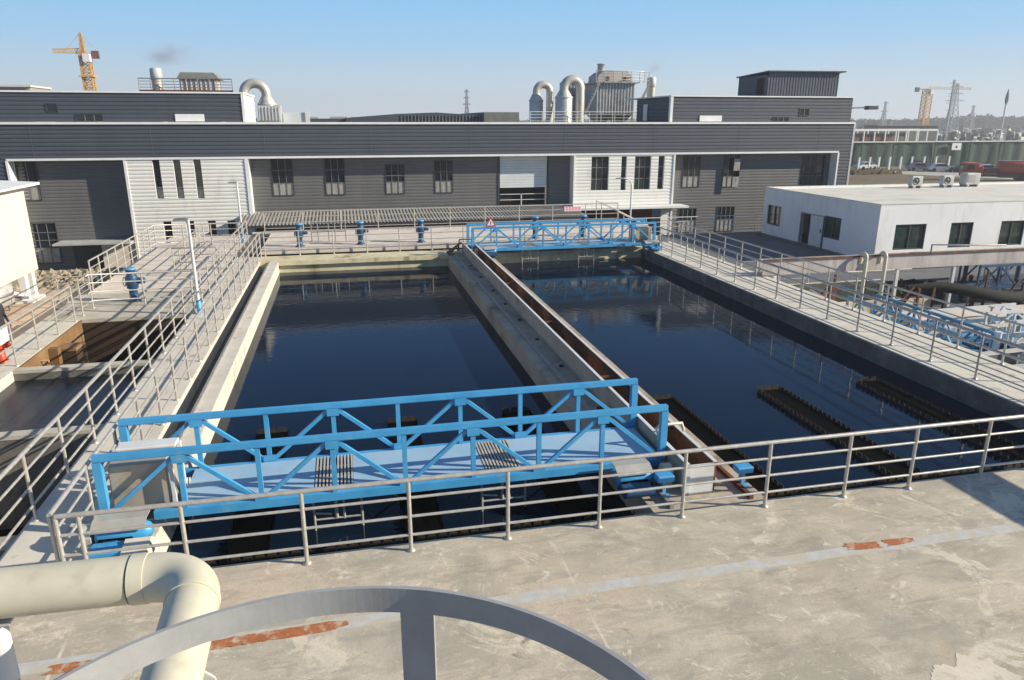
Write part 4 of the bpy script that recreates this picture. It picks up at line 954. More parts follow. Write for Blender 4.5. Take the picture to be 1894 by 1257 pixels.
for k in range(22):
    x = random.uniform(17, 24); y = random.uniform(11.5, 21.5); MB().bar((x, y, -1.7), (x+random.choice((0, 0, .7, -.7)), y+random.choice((0, 0, .6)), -.7+random.uniform(-.2, .2)), random.choice((.05, .08, .11))).build('strut', random.choice(('galv', 'white_metal', 'steel_dark', 'white_metal')), fc)
hp2 = thing('tarp_heap', (23, 26, -1.7), 'black tarpaulin heap with a little greenery under the long white beam', 'tarpaulin')
random.seed(18); m = MB(); n = 14; vs = []
for i in range(n+1):
    for j in range(6):
        u = i/n; v = j/5; vs.append((22.2+3.4*u, 25.7+.9*v, -1.7+(math.sin(math.pi*v)*math.sin(math.pi*u)**.6)*random.uniform(.7, 1.15)))
m.add(vs, [(i*6+j, i*6+j+1, i*6+6+j+1, i*6+6+j) for i in range(n) for j in range(5)]); m.build('cover', 'black_tarp', hp2)
m = MB()
for k in range(160):
    c = Vector((random.uniform(21.2, 23.2), random.uniform(25.3, 25.7), random.uniform(-1.6, -.75))); d = Vector((random.uniform(-1, 1), random.uniform(-1, 1), random.uniform(-.5, 1)))*.09; e2 = Vector((d.y, -d.x, .02))
    m.add([c-d, c+e2*.6, c+d, c-e2*.6], [(0, 1, 2, 3)])
simple('weed', m, 'weed_green', (22.2, 25.5, -1.7), 'green weeds growing beside the black tarpaulin under the long white beam', 'plant')
dg = thing('sloping_pipe', (17.6, 20.5, -1.2), 'pale sloping pipe lying against the right walkway behind the railing', 'pipe')
MB().tube([(16.6, 23.2, -.2), (17.9, 19.4, -1.3)], .07, 8).build('tube', 'galv_pink', dg)

# ------------------------------------------------------------------ left yard: hopper building, vessel, person, red hydrant
hb = thing('hopper_house', (-15, 29, -1.2), 'cream white metal clad box on white steel legs at the left edge', 'hopper')
MB().box(-22, 18, -.02, -12.6, 33.2, 3.32).build('body', 'cream_wall', hb)
MB().add([(-22, 17.6, 4.0), (-12.35, 17.6, 3.36), (-12.15, 33.7, 3.36), (-22, 33.7, 4.0), (-22, 17.6, 4.1), (-12.15, 17.6, 3.46), (-12.15, 33.7, 3.46), (-22, 33.7, 4.1)], [(3, 2, 1, 0), (4, 5, 6, 7), (0, 1, 5, 4), (1, 2, 6, 5), (2, 3, 7, 6), (3, 0, 4, 7)]).build('roof', 'white_trim', hb)
for y in (32.3, 33.0): MB().box(-13.0, y-.14, -1.2, -12.75, y+.14, -.02).build('leg', 'white_paint', hb)
for y in (20, 26): MB().box(-13.0, y-.14, -1.2, -12.75, y+.14, -.02).build('leg', 'white_paint', hb)
MB().bar((-12.9, 29.6, -.1), (-12.9, 32.2, -.9), .12).build('brace', 'white_paint', hb)
MB().box(-13.2, 32.0, -1.2, -12.55, 33.3, -1.1).build('base_plate', 'white_paint', hb)
vs_ = thing('storage_vessel', (-13.6, 30.4, -1.2), 'grey round storage vessel on short legs under the cream hopper', 'vessel')
MB().lathe([(.05, .3), (.9, .33), (1.0, .4), (1.0, 1.0), (.8, 1.1), (.1, 1.14)], (-13.6, 30.4, -1.2), 24).build('drum', 'galv', vs_)
MB().lathe([(1.02, .7), (1.03, .71), (1.03, .8), (1.02, .81)], (-13.6, 30.4, -1.2), 24).build('band', 'steel_dark', vs_)
for a in (0.6, 2.2, 3.7, 5.3): MB().tube([(-13.6+.8*math.cos(a), 30.4+.8*math.sin(a), -1.2), (-13.6+.8*math.cos(a), 30.4+.8*math.sin(a), -.85)], .06, 8).build('leg', 'steel_dark', vs_)
def person(loc, rz):
    t = thing('person', loc, 'person in black jacket and trousers standing behind the left basin railing, at the left edge', 'person')
    V = {'pel': (0, 0, .92), 'sp': (0, .01, 1.15), 'ch': (0, .02, 1.36), 'nk': (0, .01, 1.50), 'hd': (0, -.02, 1.60), 'ht': (0, -.02, 1.70),
         'ls': (.19, .02, 1.41), 'le': (.25, .03, 1.13), 'lw': (.24, -.10, .90), 'lh': (.235, -.14, .82), 'rs': (-.19, .02, 1.41), 're': (-.25, .03, 1.13), 'rw': (-.24, -.1, .90), 'rh': (-.235, -.14, .82),
         'lp': (.10, 0, .86), 'lk': (.11, -.02, .48), 'la': (.12, .02, .09), 'lf': (.13, -.13, .04), 'rp': (-.10, 0, .86), 'rk': (-.11, -.02, .48), 'ra': (-.12, .02, .09), 'rf': (-.13, -.13, .04)}
    RR = dict(pel=(.16, .12), sp=(.15, .11), ch=(.17, .115), nk=(.06, .06), hd=(.085, .10), ht=(.07, .085), ls=.075, le=.052, lw=.038, lh=.035, rs=.075, re=.052, rw=.038, rh=.035, lp=.10, lk=.068, la=.048, lf=.04, rp=.10, rk=.068, ra=.048, rf=.04)
    E = [('pel', 'sp'), ('sp', 'ch'), ('ch', 'nk'), ('nk', 'hd'), ('hd', 'ht'), ('ch', 'ls'), ('ls', 'le'), ('le', 'lw'), ('lw', 'lh'), ('ch', 'rs'), ('rs', 're'), ('re', 'rw'), ('rw', 'rh'), ('pel', 'lp'), ('lp', 'lk'), ('lk', 'la'), ('la', 'lf'), ('pel', 'rp'), ('rp', 'rk'), ('rk', 'ra'), ('ra', 'rf')]
    ks = list(V); me = bpy.data.meshes.new('body'); me.from_pydata([V[k] for k in ks], [(ks.index(a), ks.index(b)) for a, b in E], []); me.materials.append(M['cloth_black'])
    o = bpy.data.objects.new('body', me); COL.objects.link(o); o.parent = t
    sk = o.modifiers.new('skin', 'SKIN'); sk.use_smooth_shade = True; ss = o.modifiers.new('sub', 'SUBSURF'); ss.levels = 1; ss.render_levels = 2
    for i, k in enumerate(ks):
        r_ = RR[k]; me.skin_vertices[0].data[i].radius = r_ if isinstance(r_, tuple) else (r_, r_)
    me.skin_vertices[0].data[0].use_root = True
    f = MB(); f.lathe([(.02, -.125), (.06, -.11), (.082, -.06), (.088, 0), (.08, .05), (.05, .085), (.01, .1)], (0, -.035, 1.635), 16)
    fo = f.build('face', 'skin'); fo.parent = t
    nz = MB().lathe([(.016, -.02), (.012, .02), (.004, .03)], (0, -.122, 1.63), 8); no = nz.build('nose', 'skin'); no.parent = fo
    hr = MB().lathe([(.093, -.02), (.097, .03), (.085, .07), (.05, .105), (.01, .115)], (0, -.015, 1.645), 16); ho = hr.build('hair', 'rubber'); ho.parent = t
    for sgn in (-1, 1):
        hm = MB(); x = sgn*.235
        hm.bbox(x-.014, -.18, .735, x+.014, -.10, .82, .008)
        for k in range(4): hm.tube([(x, -.172+.02*k, .74), (x-sgn*.006, -.175+.02*k, .70-.006*(k % 3)), (x-sgn*.02, -.175+.02*k, .668-.008*(k in (1, 2)))], [.009, .0085, .007], 6)
        hm.tube([(x, -.18, .80), (x-sgn*.01, -.205, .765), (x-sgn*.014, -.21, .735)], [.011, .009, .008], 6)
        h_ = hm.build('hand', 'skin'); h_.parent = t
    t.rotation_euler = (0, 0, rz)
person((-10.95, 25.2, -1.2), R(70))
rh_ = thing('fire_hydrant', (-8.72, 19.8, 0), 'red fire hydrant standing by the left basin railing at the left edge', 'hydrant')
MB().lathe([(.16, 0), (.16, .04), (.10, .06), (.10, .5), (.14, .53), (.14, .62), (.10, .72), (.03, .78)], (-8.72, 19.8, 0), 16).build('barrel', 'red_paint', rh_)
for s_ in (-1, 1): MB().lathe([(.06, 0), (.06, s_*.12), (.075, s_*.12), (.075, s_*.16)], (-8.72+s_*.08, 19.8, .42), 12, 'x').build('outlet', 'red_paint', rh_)

# ------------------------------------------------------------------ rooftop plant behind the factory
def stack(x, y, z0, z1, r_, label):
    t = thing('chimney', (x, y, z0), label, 'chimney', 'steel chimneys on the roof')
    h = z1-z0
    MB().lathe([(r_, 0), (r_, h*.82)], (x, y, z0), 18).build('shaft', 'stainless', t)
    MB().lathe([(r_*1.02, h*.82), (r_*1.12, h*.83), (r_*1.12, h*.98), (r_*1.0, h)], (x, y, z0), 18).build('cap', 'galv', t)
    MB().lathe([(r_*1.08, h*.55), (r_*1.1, h*.56), (r_*1.1, h*.58), (r_*1.08, h*.59)], (x, y, z0), 18).build('band', 'steel_dark', t)
    return t
stack(-12.35, 58, 5.0, 9.40, .36, 'short thick steel chimney on the roof at the left, with faint smoke above')
stack(24.7, 58, 5.0, 9.25, .33, 'slim steel chimney to the right of the big filter house')
dl = thing('vent_house', (-9.7, 58, 5), 'small weathered grey vent house with dull greenish roof on the left roof, behind a railing', 'vent house')
m = MB()
m.ribbed(-11.0, -8.3, 6.6, 8.75, lambda u, v, o: (u, 58-o, v), .4, .03) if False else None
m.box(-10.9, 58, 5.2, -8.4, 60, 8.75); m.build('body', 'galv_pink', dl)
MB().prism([(-11.05, 8.72), (-10.75, 9.15), (-8.55, 9.15), (-8.2, 8.72)], 57.8, 60.2, 'y').build('roof', 'moss_roof', dl)
m = MB()
for i in range(8): m.box(-10.8+i*.32, 57.9, 7.6, -10.72+i*.32, 58, 8.7)
m.build('ribs', 'white_metal', dl)
railing('thin dark railing round the rooftop vent house at the left', [(-13.4, 57.3, 7.95), (-7.3, 57.3, 7.95)], .8, .75, mat='steel_dark', r=.03)
cat = MB().box(-13.4, 57.2, 7.7, -7.3, 57.5, 7.95)
simple('catwalk', cat, 'rust', (-10, 57.5, 7.7), 'rusty brown rooftop catwalk below the vent house', 'catwalk')
def cyclone(x, y, z0, zs, r_, xt, drop, label, mat='stainless'):
    t = thing('cyclone', (x, y, z0), label, 'cyclone', 'steel cyclones with bent ducts on the roof')
    MB().lathe([(r_*1.25, 0), (r_*1.02, .7), (r_, .75), (r_, zs-z0-.5), (r_*.55, zs-z0)], (x, y, z0), 22).build('drum', mat, t)
    rt = (xt-x)/2; dr_ = r_*.52; s = abs(rt)
    pts = [(x, y, zs-.1), (x, y, zs+.15)]+[(x+rt-rt*math.cos(a), y, zs+.15+s*math.sin(a)*.95) for a in [math.pi*i/12 for i in range(1, 12)]]+[(xt, y, zs+.15), (xt, y, drop)]
    MB().tube(pts, dr_, 18).build('bent_duct', mat, t)
    MB().lathe([(r_*1.03, zs-z0-.6), (r_*1.06, zs-z0-.58), (r_*1.06, zs-z0-.5), (r_*1.03, zs-z0-.48)], (x, y, z0), 22).build('flange', 'galv', t)
cyclone(15.1, 58, 5.3, 7.95, .55, 16.2, 5.4, 'smaller left steel cyclone with a looped duct, left of the big filter house')
cyclone(16.9, 56.5, 5.3, 8.15, .66, 18.2, 5.4, 'larger steel cyclone with thick looped duct beside the big filter house')
cyclone(-5.0, 56.5, 5.3, 7.55, .62, -6.5, 5.4, 'steel cyclone with hooked duct at the right end of the left upper storey')
m = thing('louvre_box', (-4.9, 54.6, 5.6), 'ribbed pale metal louvre box at the foot of the left rooftop cyclone', 'louvre box')
MB().box(-5.5, 54.8, 5.5, -4.0, 56, 6.9).build('casing', 'galv', m)
lv = MB()
for i in range(7): lv.box(-5.45+i*.22, 54.72, 5.9, -5.38+i*.22, 54.8, 6.8)
lv.build('slats', 'white_metal', m)
pl = thing('platform_rail', (-3, 55.5, 5.6), 'low pale screen on the roof right of the left cyclone', 'screen')
MB().box(-3.9, 55.5, 5.6, -2.4, 55.55, 6.45).build('panel', 'roller_white', pl); MB().box(-2.4, 55.4, 5.6, -2.1, 55.6, 6.55).build('post', 'white_metal', pl)
fh = thing('filter_house', (21.2, 59, 5), 'big grey ribbed dust filter house with pink-grey peaked top on the factory roof', 'filter house')
fb1 = MB().ribbed(19.75, 22.85, 6.6, 8.75, lambda u, v, o: (u, 57.0-o, v), 9, .01)
bb = MB().box(19.75, 57.05, 6.4, 22.85, 60, 8.75); B1 = bb.build('casing', 'galv', fh)
rr_ = MB()
for i in range(13): rr_.box(19.75+i*.252, 56.93, 6.45, 19.83+i*.252, 57.05, 8.72)
rr_.build('ribs', 'galv', B1)
MB().box(19.5, 56.6, 8.72, 23.1, 60.2, 8.80).build('gallery', 'steel_dark', fh)
tp2 = MB(); pr_ = [(19.85, 8.8), (19.9, 9.3), (20.35, 9.62), (22.3, 9.62), (22.75, 9.2), (22.75, 8.8)]
tp2.prism(pr_, 57.2, 59.6, 'y'); T2 = tp2.build('peaked_top', 'galv_pink', fh)
for x in (20.6, 22.0): MB().box(x, 57.14, 8.95, x+.2, 57.19, 9.25).build('hatch', 'rust', T2)
MB().lathe([(.28, 0), (.28, .55), (.33, .56), (.33, .62)], (20.5, 58.4, 9.62), 16).build('vent', 'galv', fh)
hop = MB()
for cx in (20.5, 22.1):
    vs = [(cx-.72, 57.1, 6.4), (cx+.72, 57.1, 6.4), (cx+.72, 59.6, 6.4), (cx-.72, 59.6, 6.4), (cx-.2, 58.1, 5.5), (cx+.2, 58.1, 5.5), (cx+.2, 58.6, 5.5), (cx-.2, 58.6, 5.5)]
    hop.add(vs, [(0, 1, 5, 4), (1, 2, 6, 5), (2, 3, 7, 6), (3, 0, 4, 7), (4, 5, 6, 7)])
hop.build('hoppers', 'galv_pink', fh)
for x in (19.8, 21.3, 22.8): MB().box(x-.06, 57.0, 5.0, x+.06, 57.12, 6.5).build('leg', 'steel_dark', fh)
railing('thin gallery railing round the top of the big filter house', [(19.5, 56.6, 8.8), (23.1, 56.6, 8.8), (24.3, 57.6, 8.8)], .8, .8, mat='steel_dark', r=.03)
fh2 = thing('filter_house', (18.9, 60, 5), 'lower weathered filter house left of the big one, half hidden by looped ducts', 'filter house')
MB().box(18.3, 60.5, 5.2, 19.9, 62.5, 9.0).build('casing', 'galv_pink', fh2)
m = MB()
for i in range(6): m.box(18.35+i*.28, 60.42, 5.4, 18.43+i*.28, 60.5, 8.9)
m.build('ribs', 'galv', fh2)
MB().box(18.2, 60.3, 7.95, 20.0, 60.5, 8.05).build('gallery', 'steel_dark', fh2)
ld = thing('stairway', (19, 56.8, 5.5), 'steep dark stairway climbing to the gallery of the big filter house', 'stair')
for o in (0, .35): MB().bar((18.6, 56.3+o, 6.4), (19.7, 56.3+o, 8.7), .07, .12).build('stringer', 'steel_dark', ld)
st2 = MB()
for i in range(10): st2.box(18.62+i*.11, 56.3, 6.45+i*.23, 18.80+i*.11, 56.65, 6.48+i*.23)
st2.build('treads', 'steel_dark', ld)
ld = thing('stairway', (24, 56.8, 6), 'steep stairway between the big filter house and the slim chimney', 'stair')
for o in (0, .3): MB().bar((23.3, 57+o, 7.0), (24.2, 57+o, 8.75), .05, .08).build('stringer', 'steel_dark', ld)
railing('pale railing in front of the rooftop cyclones and filter house', [(14.0, 55.6, 5.7), (23.4, 55.6, 5.7)], .95, .85, mat='white_metal', r=.025)
# hall roofs behind
def hall(poly, y0, y1, mat, label):
    o = thing('hall_roof', (poly[0][0], y0, -2.5), label, 'hall')
    MB().prism(poly, y0, y1, 'y').build('gable_wall', mat, o)
    m = MB(); x0 = poly[0][0]; x1 = poly[-1][0]
    return o
hall([(-5, -2.5), (-5, 6.1), (.5, 6.15), (.5, -2.5)], 76, 100, 'dark_clad', 'low dark flat hall behind the factory, left part')
o = hall([(.5, -2.5), (.5, 6.2), (5.5, 6.58), (9.3, 6.72), (13.9, 6.45), (13.9, -2.5)], 75, 100, 'dark_clad', 'dark hall with shallow curved roof behind the middle of the factory')
m = MB()
for i in range(24): m.box(5.8+i*.34, 74.93, 5, 5.88+i*.34, 75, 6.45)
m.build('ribs', 'roof_grey', o)
hall([(13.95, -2.5), (13.95, 6.75), (17.5, 6.75), (17.5, -2.5)], 74, 90, 'roof_grey', 'small dark boxy hall left of the rooftop cyclones')
# smoke
def smoke(c, s, dens, label, seed):
    random.seed(seed)
    o = struct(bpy.data.objects.new('smoke', bpy.data.meshes.new('smoke')), 'stuff'); COL.objects.link(o)
    m = MB(); n, k = 20, 12; vs = []; 
    for i in range(k+1):
        th = math.pi*i/k
        for j in range(n):
            a = 2*math.pi*j/n; vs.append((s[0]*math.sin(th)*math.cos(a), s[1]*math.sin(th)*math.sin(a), s[2]*math.cos(th)))
    o.data.from_pydata(vs, [], [((i+1)*n+j, (i+1)*n+(j+1) % n, i*n+(j+1) % n, i*n+j) for i in range(k) for j in range(n)])
    o.location = c; tag(o, label, 'smoke')
    mt = bpy.data.materials.new('smoke'); mt.use_nodes = True; t = mt.node_tree; t.nodes.clear()
    out = t.nodes.new('ShaderNodeOutputMaterial'); pv = t.nodes.new('ShaderNodeVolumePrincipled'); pv.inputs['Color'].default_value = (.56, .53, .62, 1)
    tc = t.nodes.new('ShaderNodeTexCoord'); nz = t.nodes.new('ShaderNodeTexNoise'); nz.inputs['Scale'].default_value = .7; nz.inputs['Detail'].default_value = 4
    t.links.new(tc.outputs['Object'], nz.inputs['Vector'])
    mp = t.nodes.new('ShaderNodeMapping'); mp.inputs['Scale'].default_value = (1/s[0], 1/s[1], 1/s[2]); t.links.new(tc.outputs['Object'], mp.inputs[0])
    ln = t.nodes.new('ShaderNodeVectorMath'); ln.operation = 'LENGTH'; t.links.new(mp.outputs[0], ln.inputs[0])
    a = t.nodes.new('ShaderNodeMapRange'); a.inputs[1].default_value = .25; a.inputs[2].default_value = .95; a.inputs[3].default_value = 1; a.inputs[4].default_value = 0; t.links.new(ln.outputs[1], a.inputs[0])
    b = t.nodes.new('ShaderNodeMapRange'); b.inputs[1].default_value = .42; b.inputs[2].default_value = .62; b.inputs[3].default_value = 0; b.inputs[4].default_value = dens; t.links.new(nz.outputs[0], b.inputs[0])
    mu = t.nodes.new('ShaderNodeMath'); mu.operation = 'MULTIPLY'; t.links.new(a.outputs[0], mu.inputs[0]); t.links.new(b.outputs[0], mu.inputs[1])
    t.links.new(mu.outputs[0], pv.inputs['Density']); t.links.new(pv.outputs[0], out.inputs['Volume']); o.data.materials.append(mt)
smoke((-11.4, 58, 10.35), (2.1, 1.2, .95), .75, 'faint purple grey smoke drifting above the left rooftop chimney', 1)
smoke((24.9, 58, 10.1), (.9, .7, .8), .6, 'barely visible wisp of smoke above the slim right chimney', 2)

# ------------------------------------------------------------------ far background
def mast(m, x, y, z0, z1, w0, w1, n, th):
    P = lambda k, sx, sy: (x+sx*(w0+(w1-w0)*k/n)/2, y+sy*(w0+(w1-w0)*k/n)/2, z0+(z1-z0)*k/n)
    cs = ((-1, -1), (1, -1), (1, 1), (-1, 1))
    for c in cs: m.bar(P(0, *c), P(n, *c), th)
    for k in range(n):
        for i in range(4):
            a, b = cs[i], cs[(i+1) % 4]
            m.bar(P(k, *a), P(k+1, *b), th*.6); m.bar(P(k, *b), P(k+1, *a), th*.6); m.bar(P(k+1, *a), P(k+1, *b), th*.6)
    return m
def tower_crane(x, y, ztop, jib, cjib, label, mat='crane_yellow', apex=4.5, w=1.7, ang=0.0):
    t = thing('tower_crane', (x, y, -2.5), label, 'crane', 'tower cranes in the distance')
    mast(MB(), x, y, -2.5, ztop, w, w, 14, .28).build('mast', mat, t)
    d = Vector((math.cos(ang), math.sin(ang), 0)); c = Vector((x, y, ztop))
    j = MB(); n = 12
    e = c+d*jib
    j.bar(c+Vector((0, 0, .1)), e+Vector((0, 0, .1)), .22)
    if apex > 3: 
        j.bar(c+Vector((0, 0, 1.2)), e+Vector((0, 0, .8)), .16)
        for k in range(n): j.bar(c+d*(jib*k/n)+Vector((0, 0, .1)), c+d*(jib*(k+.5)/n)+Vector((0, 0, 1.1)), .12); j.bar(c+d*(jib*(k+.5)/n)+Vector((0, 0, 1.1)), c+d*(jib*(k+1)/n)+Vector((0, 0, .1)), .12)
    else:
        j.bar(c+Vector((0, 0, .9)), e+Vector((0, 0, .6)), .14)
        for k in range(n): j.bar(c+d*(jib*k/n)+Vector((0, 0, .1)), c+d*(jib*(k+.5)/n)+Vector((0, 0, .8)), .1); j.bar(c+d*(jib*(k+.5)/n)+Vector((0, 0, .8)), c+d*(jib*(k+1)/n)+Vector((0, 0, .1)), .1)
    j.build('jib', mat, t)
    MB().bar(c, c-d*cjib, .5, .4).build('counter_jib', mat, t)
    q = c-d*cjib; MB().bar(q+Vector((0, 0, -.2)), q+d*1.5+Vector((0, 0, -.2)), .9, 1.7).build('counterweight', 'rust' if apex > 3 else 'dark_frame', t)
    MB().box(x-.1, y-1.8, ztop-1.9, x+1.4, y-.3, ztop-.1).build('cab', 'white_trim', t)
    if apex > 3:
        a = mast(MB(), x-.3, y, ztop, ztop+apex, 1.0, .35, 4, .2); a.build('tower_head', mat, t)
        MB().bar((x-.3, y, ztop+apex), e-d*2, .07).bar((x-.3, y, ztop+apex), q, .08).build('tie_rods', mat, t)
        MB().box(x-1.6, y-1.6, ztop-5.2, x+1.6, y+1.6, ztop-4.9).build('climbing_platform', mat, t)
tower_crane(-57.6, 200, 21.2, 6.6, 3.0, 'yellow tower crane rising behind the left end of the factory', ang=R(183), w=2.0)
tower_crane(228.3, 260, 18.3, 19, 5.5, 'hazy orange tower crane with long jib beyond the field at the right', apex=1.2, w=2.6, ang=R(-4))
def pylon(x, y, h, w, label, arms=3, th=.28, aw=4.0):
    t = thing('pylon', (x, y, -2.5), label, 'pylon', 'power line pylons on the horizon')
    mast(MB(), x, y, -2.5, h*.62, w, w*.35, 7, th).build('tower', 'pylon_grey', t)
    mast(MB(), x, y, h*.62, h, w*.35, w*.12, 5, th*.8).build('top', 'pylon_grey', t)
    for k in range(arms):
        z = h*.66+(h*.28)*k/max(1, arms-1); l = aw*(1-.18*k)
        MB().bar((x-l, y, z), (x+l, y, z), th*.9).bar((x-l, y, z), (x, y, z+.9), th*.6).bar((x+l, y, z), (x, y, z+.9), th*.6).build('cross_arm', 'pylon_grey', t)
pylon(325.5, 350, 25.5, 6.5, 'broad pale lattice pylon behind the right crane', 3, .3, 6)
pylon(66, 400, 22.5, 3.5, 'thin lattice pylon on the horizon above the middle of the factory', 3, .35, 2.2)
pylon(355, 440, 19, 4, 'small faint pylon left of the right crane', 2, .3, 3)
pylon(430, 445, 17, 4, 'small faint pylon right of the broad pylon', 2, .3, 3)
lp = thing('mono_pole', (318, 345, -2.5), 'dark steel monopole with short cross arms next to the broad pylon', 'pylon')
MB().bar((318.5, 345, -2.5), (318.5, 345, 27.2), .9).build('pole', 'pylon_grey', lp)
for z in (12, 15.5, 19, 22.5, 25.5): MB().bar((315.6, 345, z), (321.4, 345, z), .28).build('cross_arm', 'pylon_grey', lp)
ml = thing('floodlight_mast', (205.2, 200, -2.5), 'tall thin floodlight mast with a dark slender head at the far right', 'mast')
MB().tube([(205.2, 200, -2.5), (205.2, 200, 11)], .22, 8).build('pole', 'white_metal', ml)
MB().lathe([(.12, 11), (.55, 12.2), (.5, 13.8), (.12, 15.7)], (205.2, 200, 0), 8).build('head', 'pylon_grey', ml)
sl2 = thing('wall_lamp', (35, 50, 6.6), 'grey lamp arm sticking out from the right end of the factory roof', 'lamp')
MB().bar((34.7, 47.0, 6.74), (36.6, 47.0, 6.80), .12, .12).build('arm', 'pylon_grey', sl2)
MB().bar((36.4, 47.0, 6.77), (37.2, 47.0, 6.78), .45, .26).build('lamp_head', 'dark_frame', sl2)
# field road and fence
def strip(name, mat, pts, z):
    m = MB(); m.add([(x, y, z) for x, y in pts], [tuple(range(len(pts)))]); return struct(m.build(name, mat, origin=(pts[0][0], pts[0][1], z)))
strip('field', 'field', [(50, 60), (160, 40), (200, 100), (125, 122), (60, 110)], -2.49)
strip('road', 'road', [(86, 113), (99, 93), (125, 74), (140, 66), (150, 66), (128, 82), (108, 99), (100, 112)], -2.484)
hd = MB(); random.seed(9)
for i in range(60):
    x = random.uniform(82, 91); y = 108+random.uniform(-2, 2); r_ = random.uniform(.4, 1.0)
    hd.add([(x-r_, y, -2.5), (x+r_, y, -2.5), (x, y+r_, -2.5), (x+random.uniform(-.3, .3), y, -2.5+r_*1.2)], [(0, 1, 3), (1, 2, 3), (2, 0, 3)])
tag(struct(hd.build('earth_heap', 'field', origin=(86, 108, -2.5)), 'stuff'), 'dark earth heap at the near end of the road behind the factory', 'earth')
nf = thing('net_fence', (110, 125, -2.5), 'long green netting fence with a pale top edge behind the parked cars', 'fence')
m = MB(); n = 120
vs = []
for i in range(n+1):
    x = 70+i*(170-70)/n; dy = .25*math.sin(i*1.7)+.15*math.sin(i*.6)
    vs += [(x, 125+dy, -2.5), (x, 125+dy*.4, 2.1)]
m.add(vs, [(2*i, 2*i+2, 2*i+3, 2*i+1) for i in range(n)], True); m.build('netting', 'net_green', nf)
MB().box(70, 124.7, 2.05, 170, 125.2, 2.25).build('top_rail', 'white_metal', nf)
for i in range(12): MB().box(72+i*8.2, 124.5, -2.5, 72.2+i*8.2, 124.7, 2.1).build('post', 'net_green', nf)
bd = thing('sign_board', (117.7, 124.4, .5), 'white square board with a small dark mark hung on the green netting fence', 'sign')
MB().box(116.7, 124.3, .55, 118.8, 124.45, 1.85).build('board', 'sign_white', bd); MB().prism([(117.5, .95), (118.0, .95), (117.75, 1.5)], 124.25, 124.3, 'y').build('mark', 'dark_frame', bd)
b0 = thing('bollard', (89, 115, -2.5), 'white marker post in the row beyond the parked cars, nearest the factory', 'bollard', 'white marker posts along the road')
MB().box(88.85, 114.9, -2.5, 89.15, 115.1, -.3).build('post', 'white_trim', b0); MB().box(88.8, 114.85, -.3, 89.2, 115.15, -.15).build('cap', 'white_metal', b0)
for k, x in enumerate((91.2, 93.1, 95.3, 97.6, 99.9, 102.5, 105, 107.8)):
    c = copy_tree(b0); c.location.x = x; c['label'] = '%s white marker post from the factory in the row along the far road' % ('second third fourth fifth sixth seventh eighth ninth'.split()[k])
def car(x, y, rz, mat, label):
    t = thing('parked_car', (0, 0, 0), label, 'car', 'cars parked along the road')
    prof = [(-2.1, .35), (-2.15, .7), (-2.0, .85), (-1.5, .92), (-1.0, 1.38), (.4, 1.42), (1.05, .95), (1.95, .82), (2.12, .6), (2.1, .35)]
    MB().prism(prof, -.85, .85, 'y').build('body', mat, t)
    MB().prism([(-1.4, .94), (-.95, 1.33), (.35, 1.37), (.95, .96)], -.865, .865, 'y').build('window', 'glass_dark', t)
    for sx in (-1.3, 1.3):
        for sy in (-.8, .8): MB().lathe([(.2, -.1), (.33, -.1), (.33, .1), (.2, .1)], (sx, sy, .33), 14, 'y').build('wheel', 'rubber', t)
    t.location = (x, y, -2.48); t.rotation_euler = (0, 0, rz)
for x, y, rz, mt, L in ((92.5, 117.5, .1, 'car_white', 'white car parked farthest left below the green fence'), (99.5, 112.5, -.3, 'car_grey', 'grey car with a pale neighbour parked in the middle below the green fence'), (101.5, 109.8, -.4, 'car_white', 'silver white car parked in the middle below the green fence'),
                        (104.3, 107.5, -.5, 'car_dark', 'dark car parked left of the red tanker truck'), (106.5, 105.0, -.5, 'car_white', 'pale car parked behind the dark car near the red truck'), (107.2, 101.5, -.6, 'car_white', 'white car parked right beside the red tanker truck'), (106.0, 119.5, .1, 'car_dark', 'dark car parked far back against the green fence')):
    car(x, y, rz, mt, L)
tt = thing('tanker_truck', (0, 0, 0), 'red tanker truck parked beyond the white building at the right edge', 'truck')
MB().bbox(-6.2, -1.2, .8, -4.0, 1.2, 2.75, .15).bbox(-4.0, -1.15, .8, -3.4, 1.15, 2.2, .1).build('cab', 'red_paint', tt)
MB().box(-6.23, -.95, 1.7, -6.19, .95, 2.5).box(-5.8, -1.23, 1.7, -4.8, -1.19, 2.45).build('window', 'glass_dark', tt)
MB().lathe([(.4, -1.2), (1.0, -1.1), (1.12, -.9), (1.12, 5.4), (1.0, 5.6), (.4, 5.7)], (0, 0, 1.95), 24, 'x').build('tank', 'red_paint', tt)
MB().box(-1.1, -.4, 3.05, 5.3, .4, 3.12).build('walkway', 'galv', tt)
MB().bbox(-3.3, -1.1, 1.1, -1.4, 1.1, 1.9, .08).build('pump_box', 'rust', tt)
MB().box(-6.2, -.9, .6, 6.0, .9, .95).box(-1.0, -1.15, .5, 4.0, 1.15, .9).build('chassis', 'dark_frame', tt)
MB().box(5.7, -1.1, .7, 6.0, 1.1, 2.4).build('rear_locker', 'red_paint', tt)
for x in (-5.0, 2.2, 3.6): 
    for y in (-1, 1): MB().lathe([(.25, -.18), (.52, -.17), (.52, .17), (.25, .18)], (x, y, .52), 16, 'y').build('wheel', 'rubber', tt)
tt.location = (95.2, 90.8, -2.48); tt.rotation_euler = (0, 0, R(-27)); tt.scale = (.93, .93, .93)
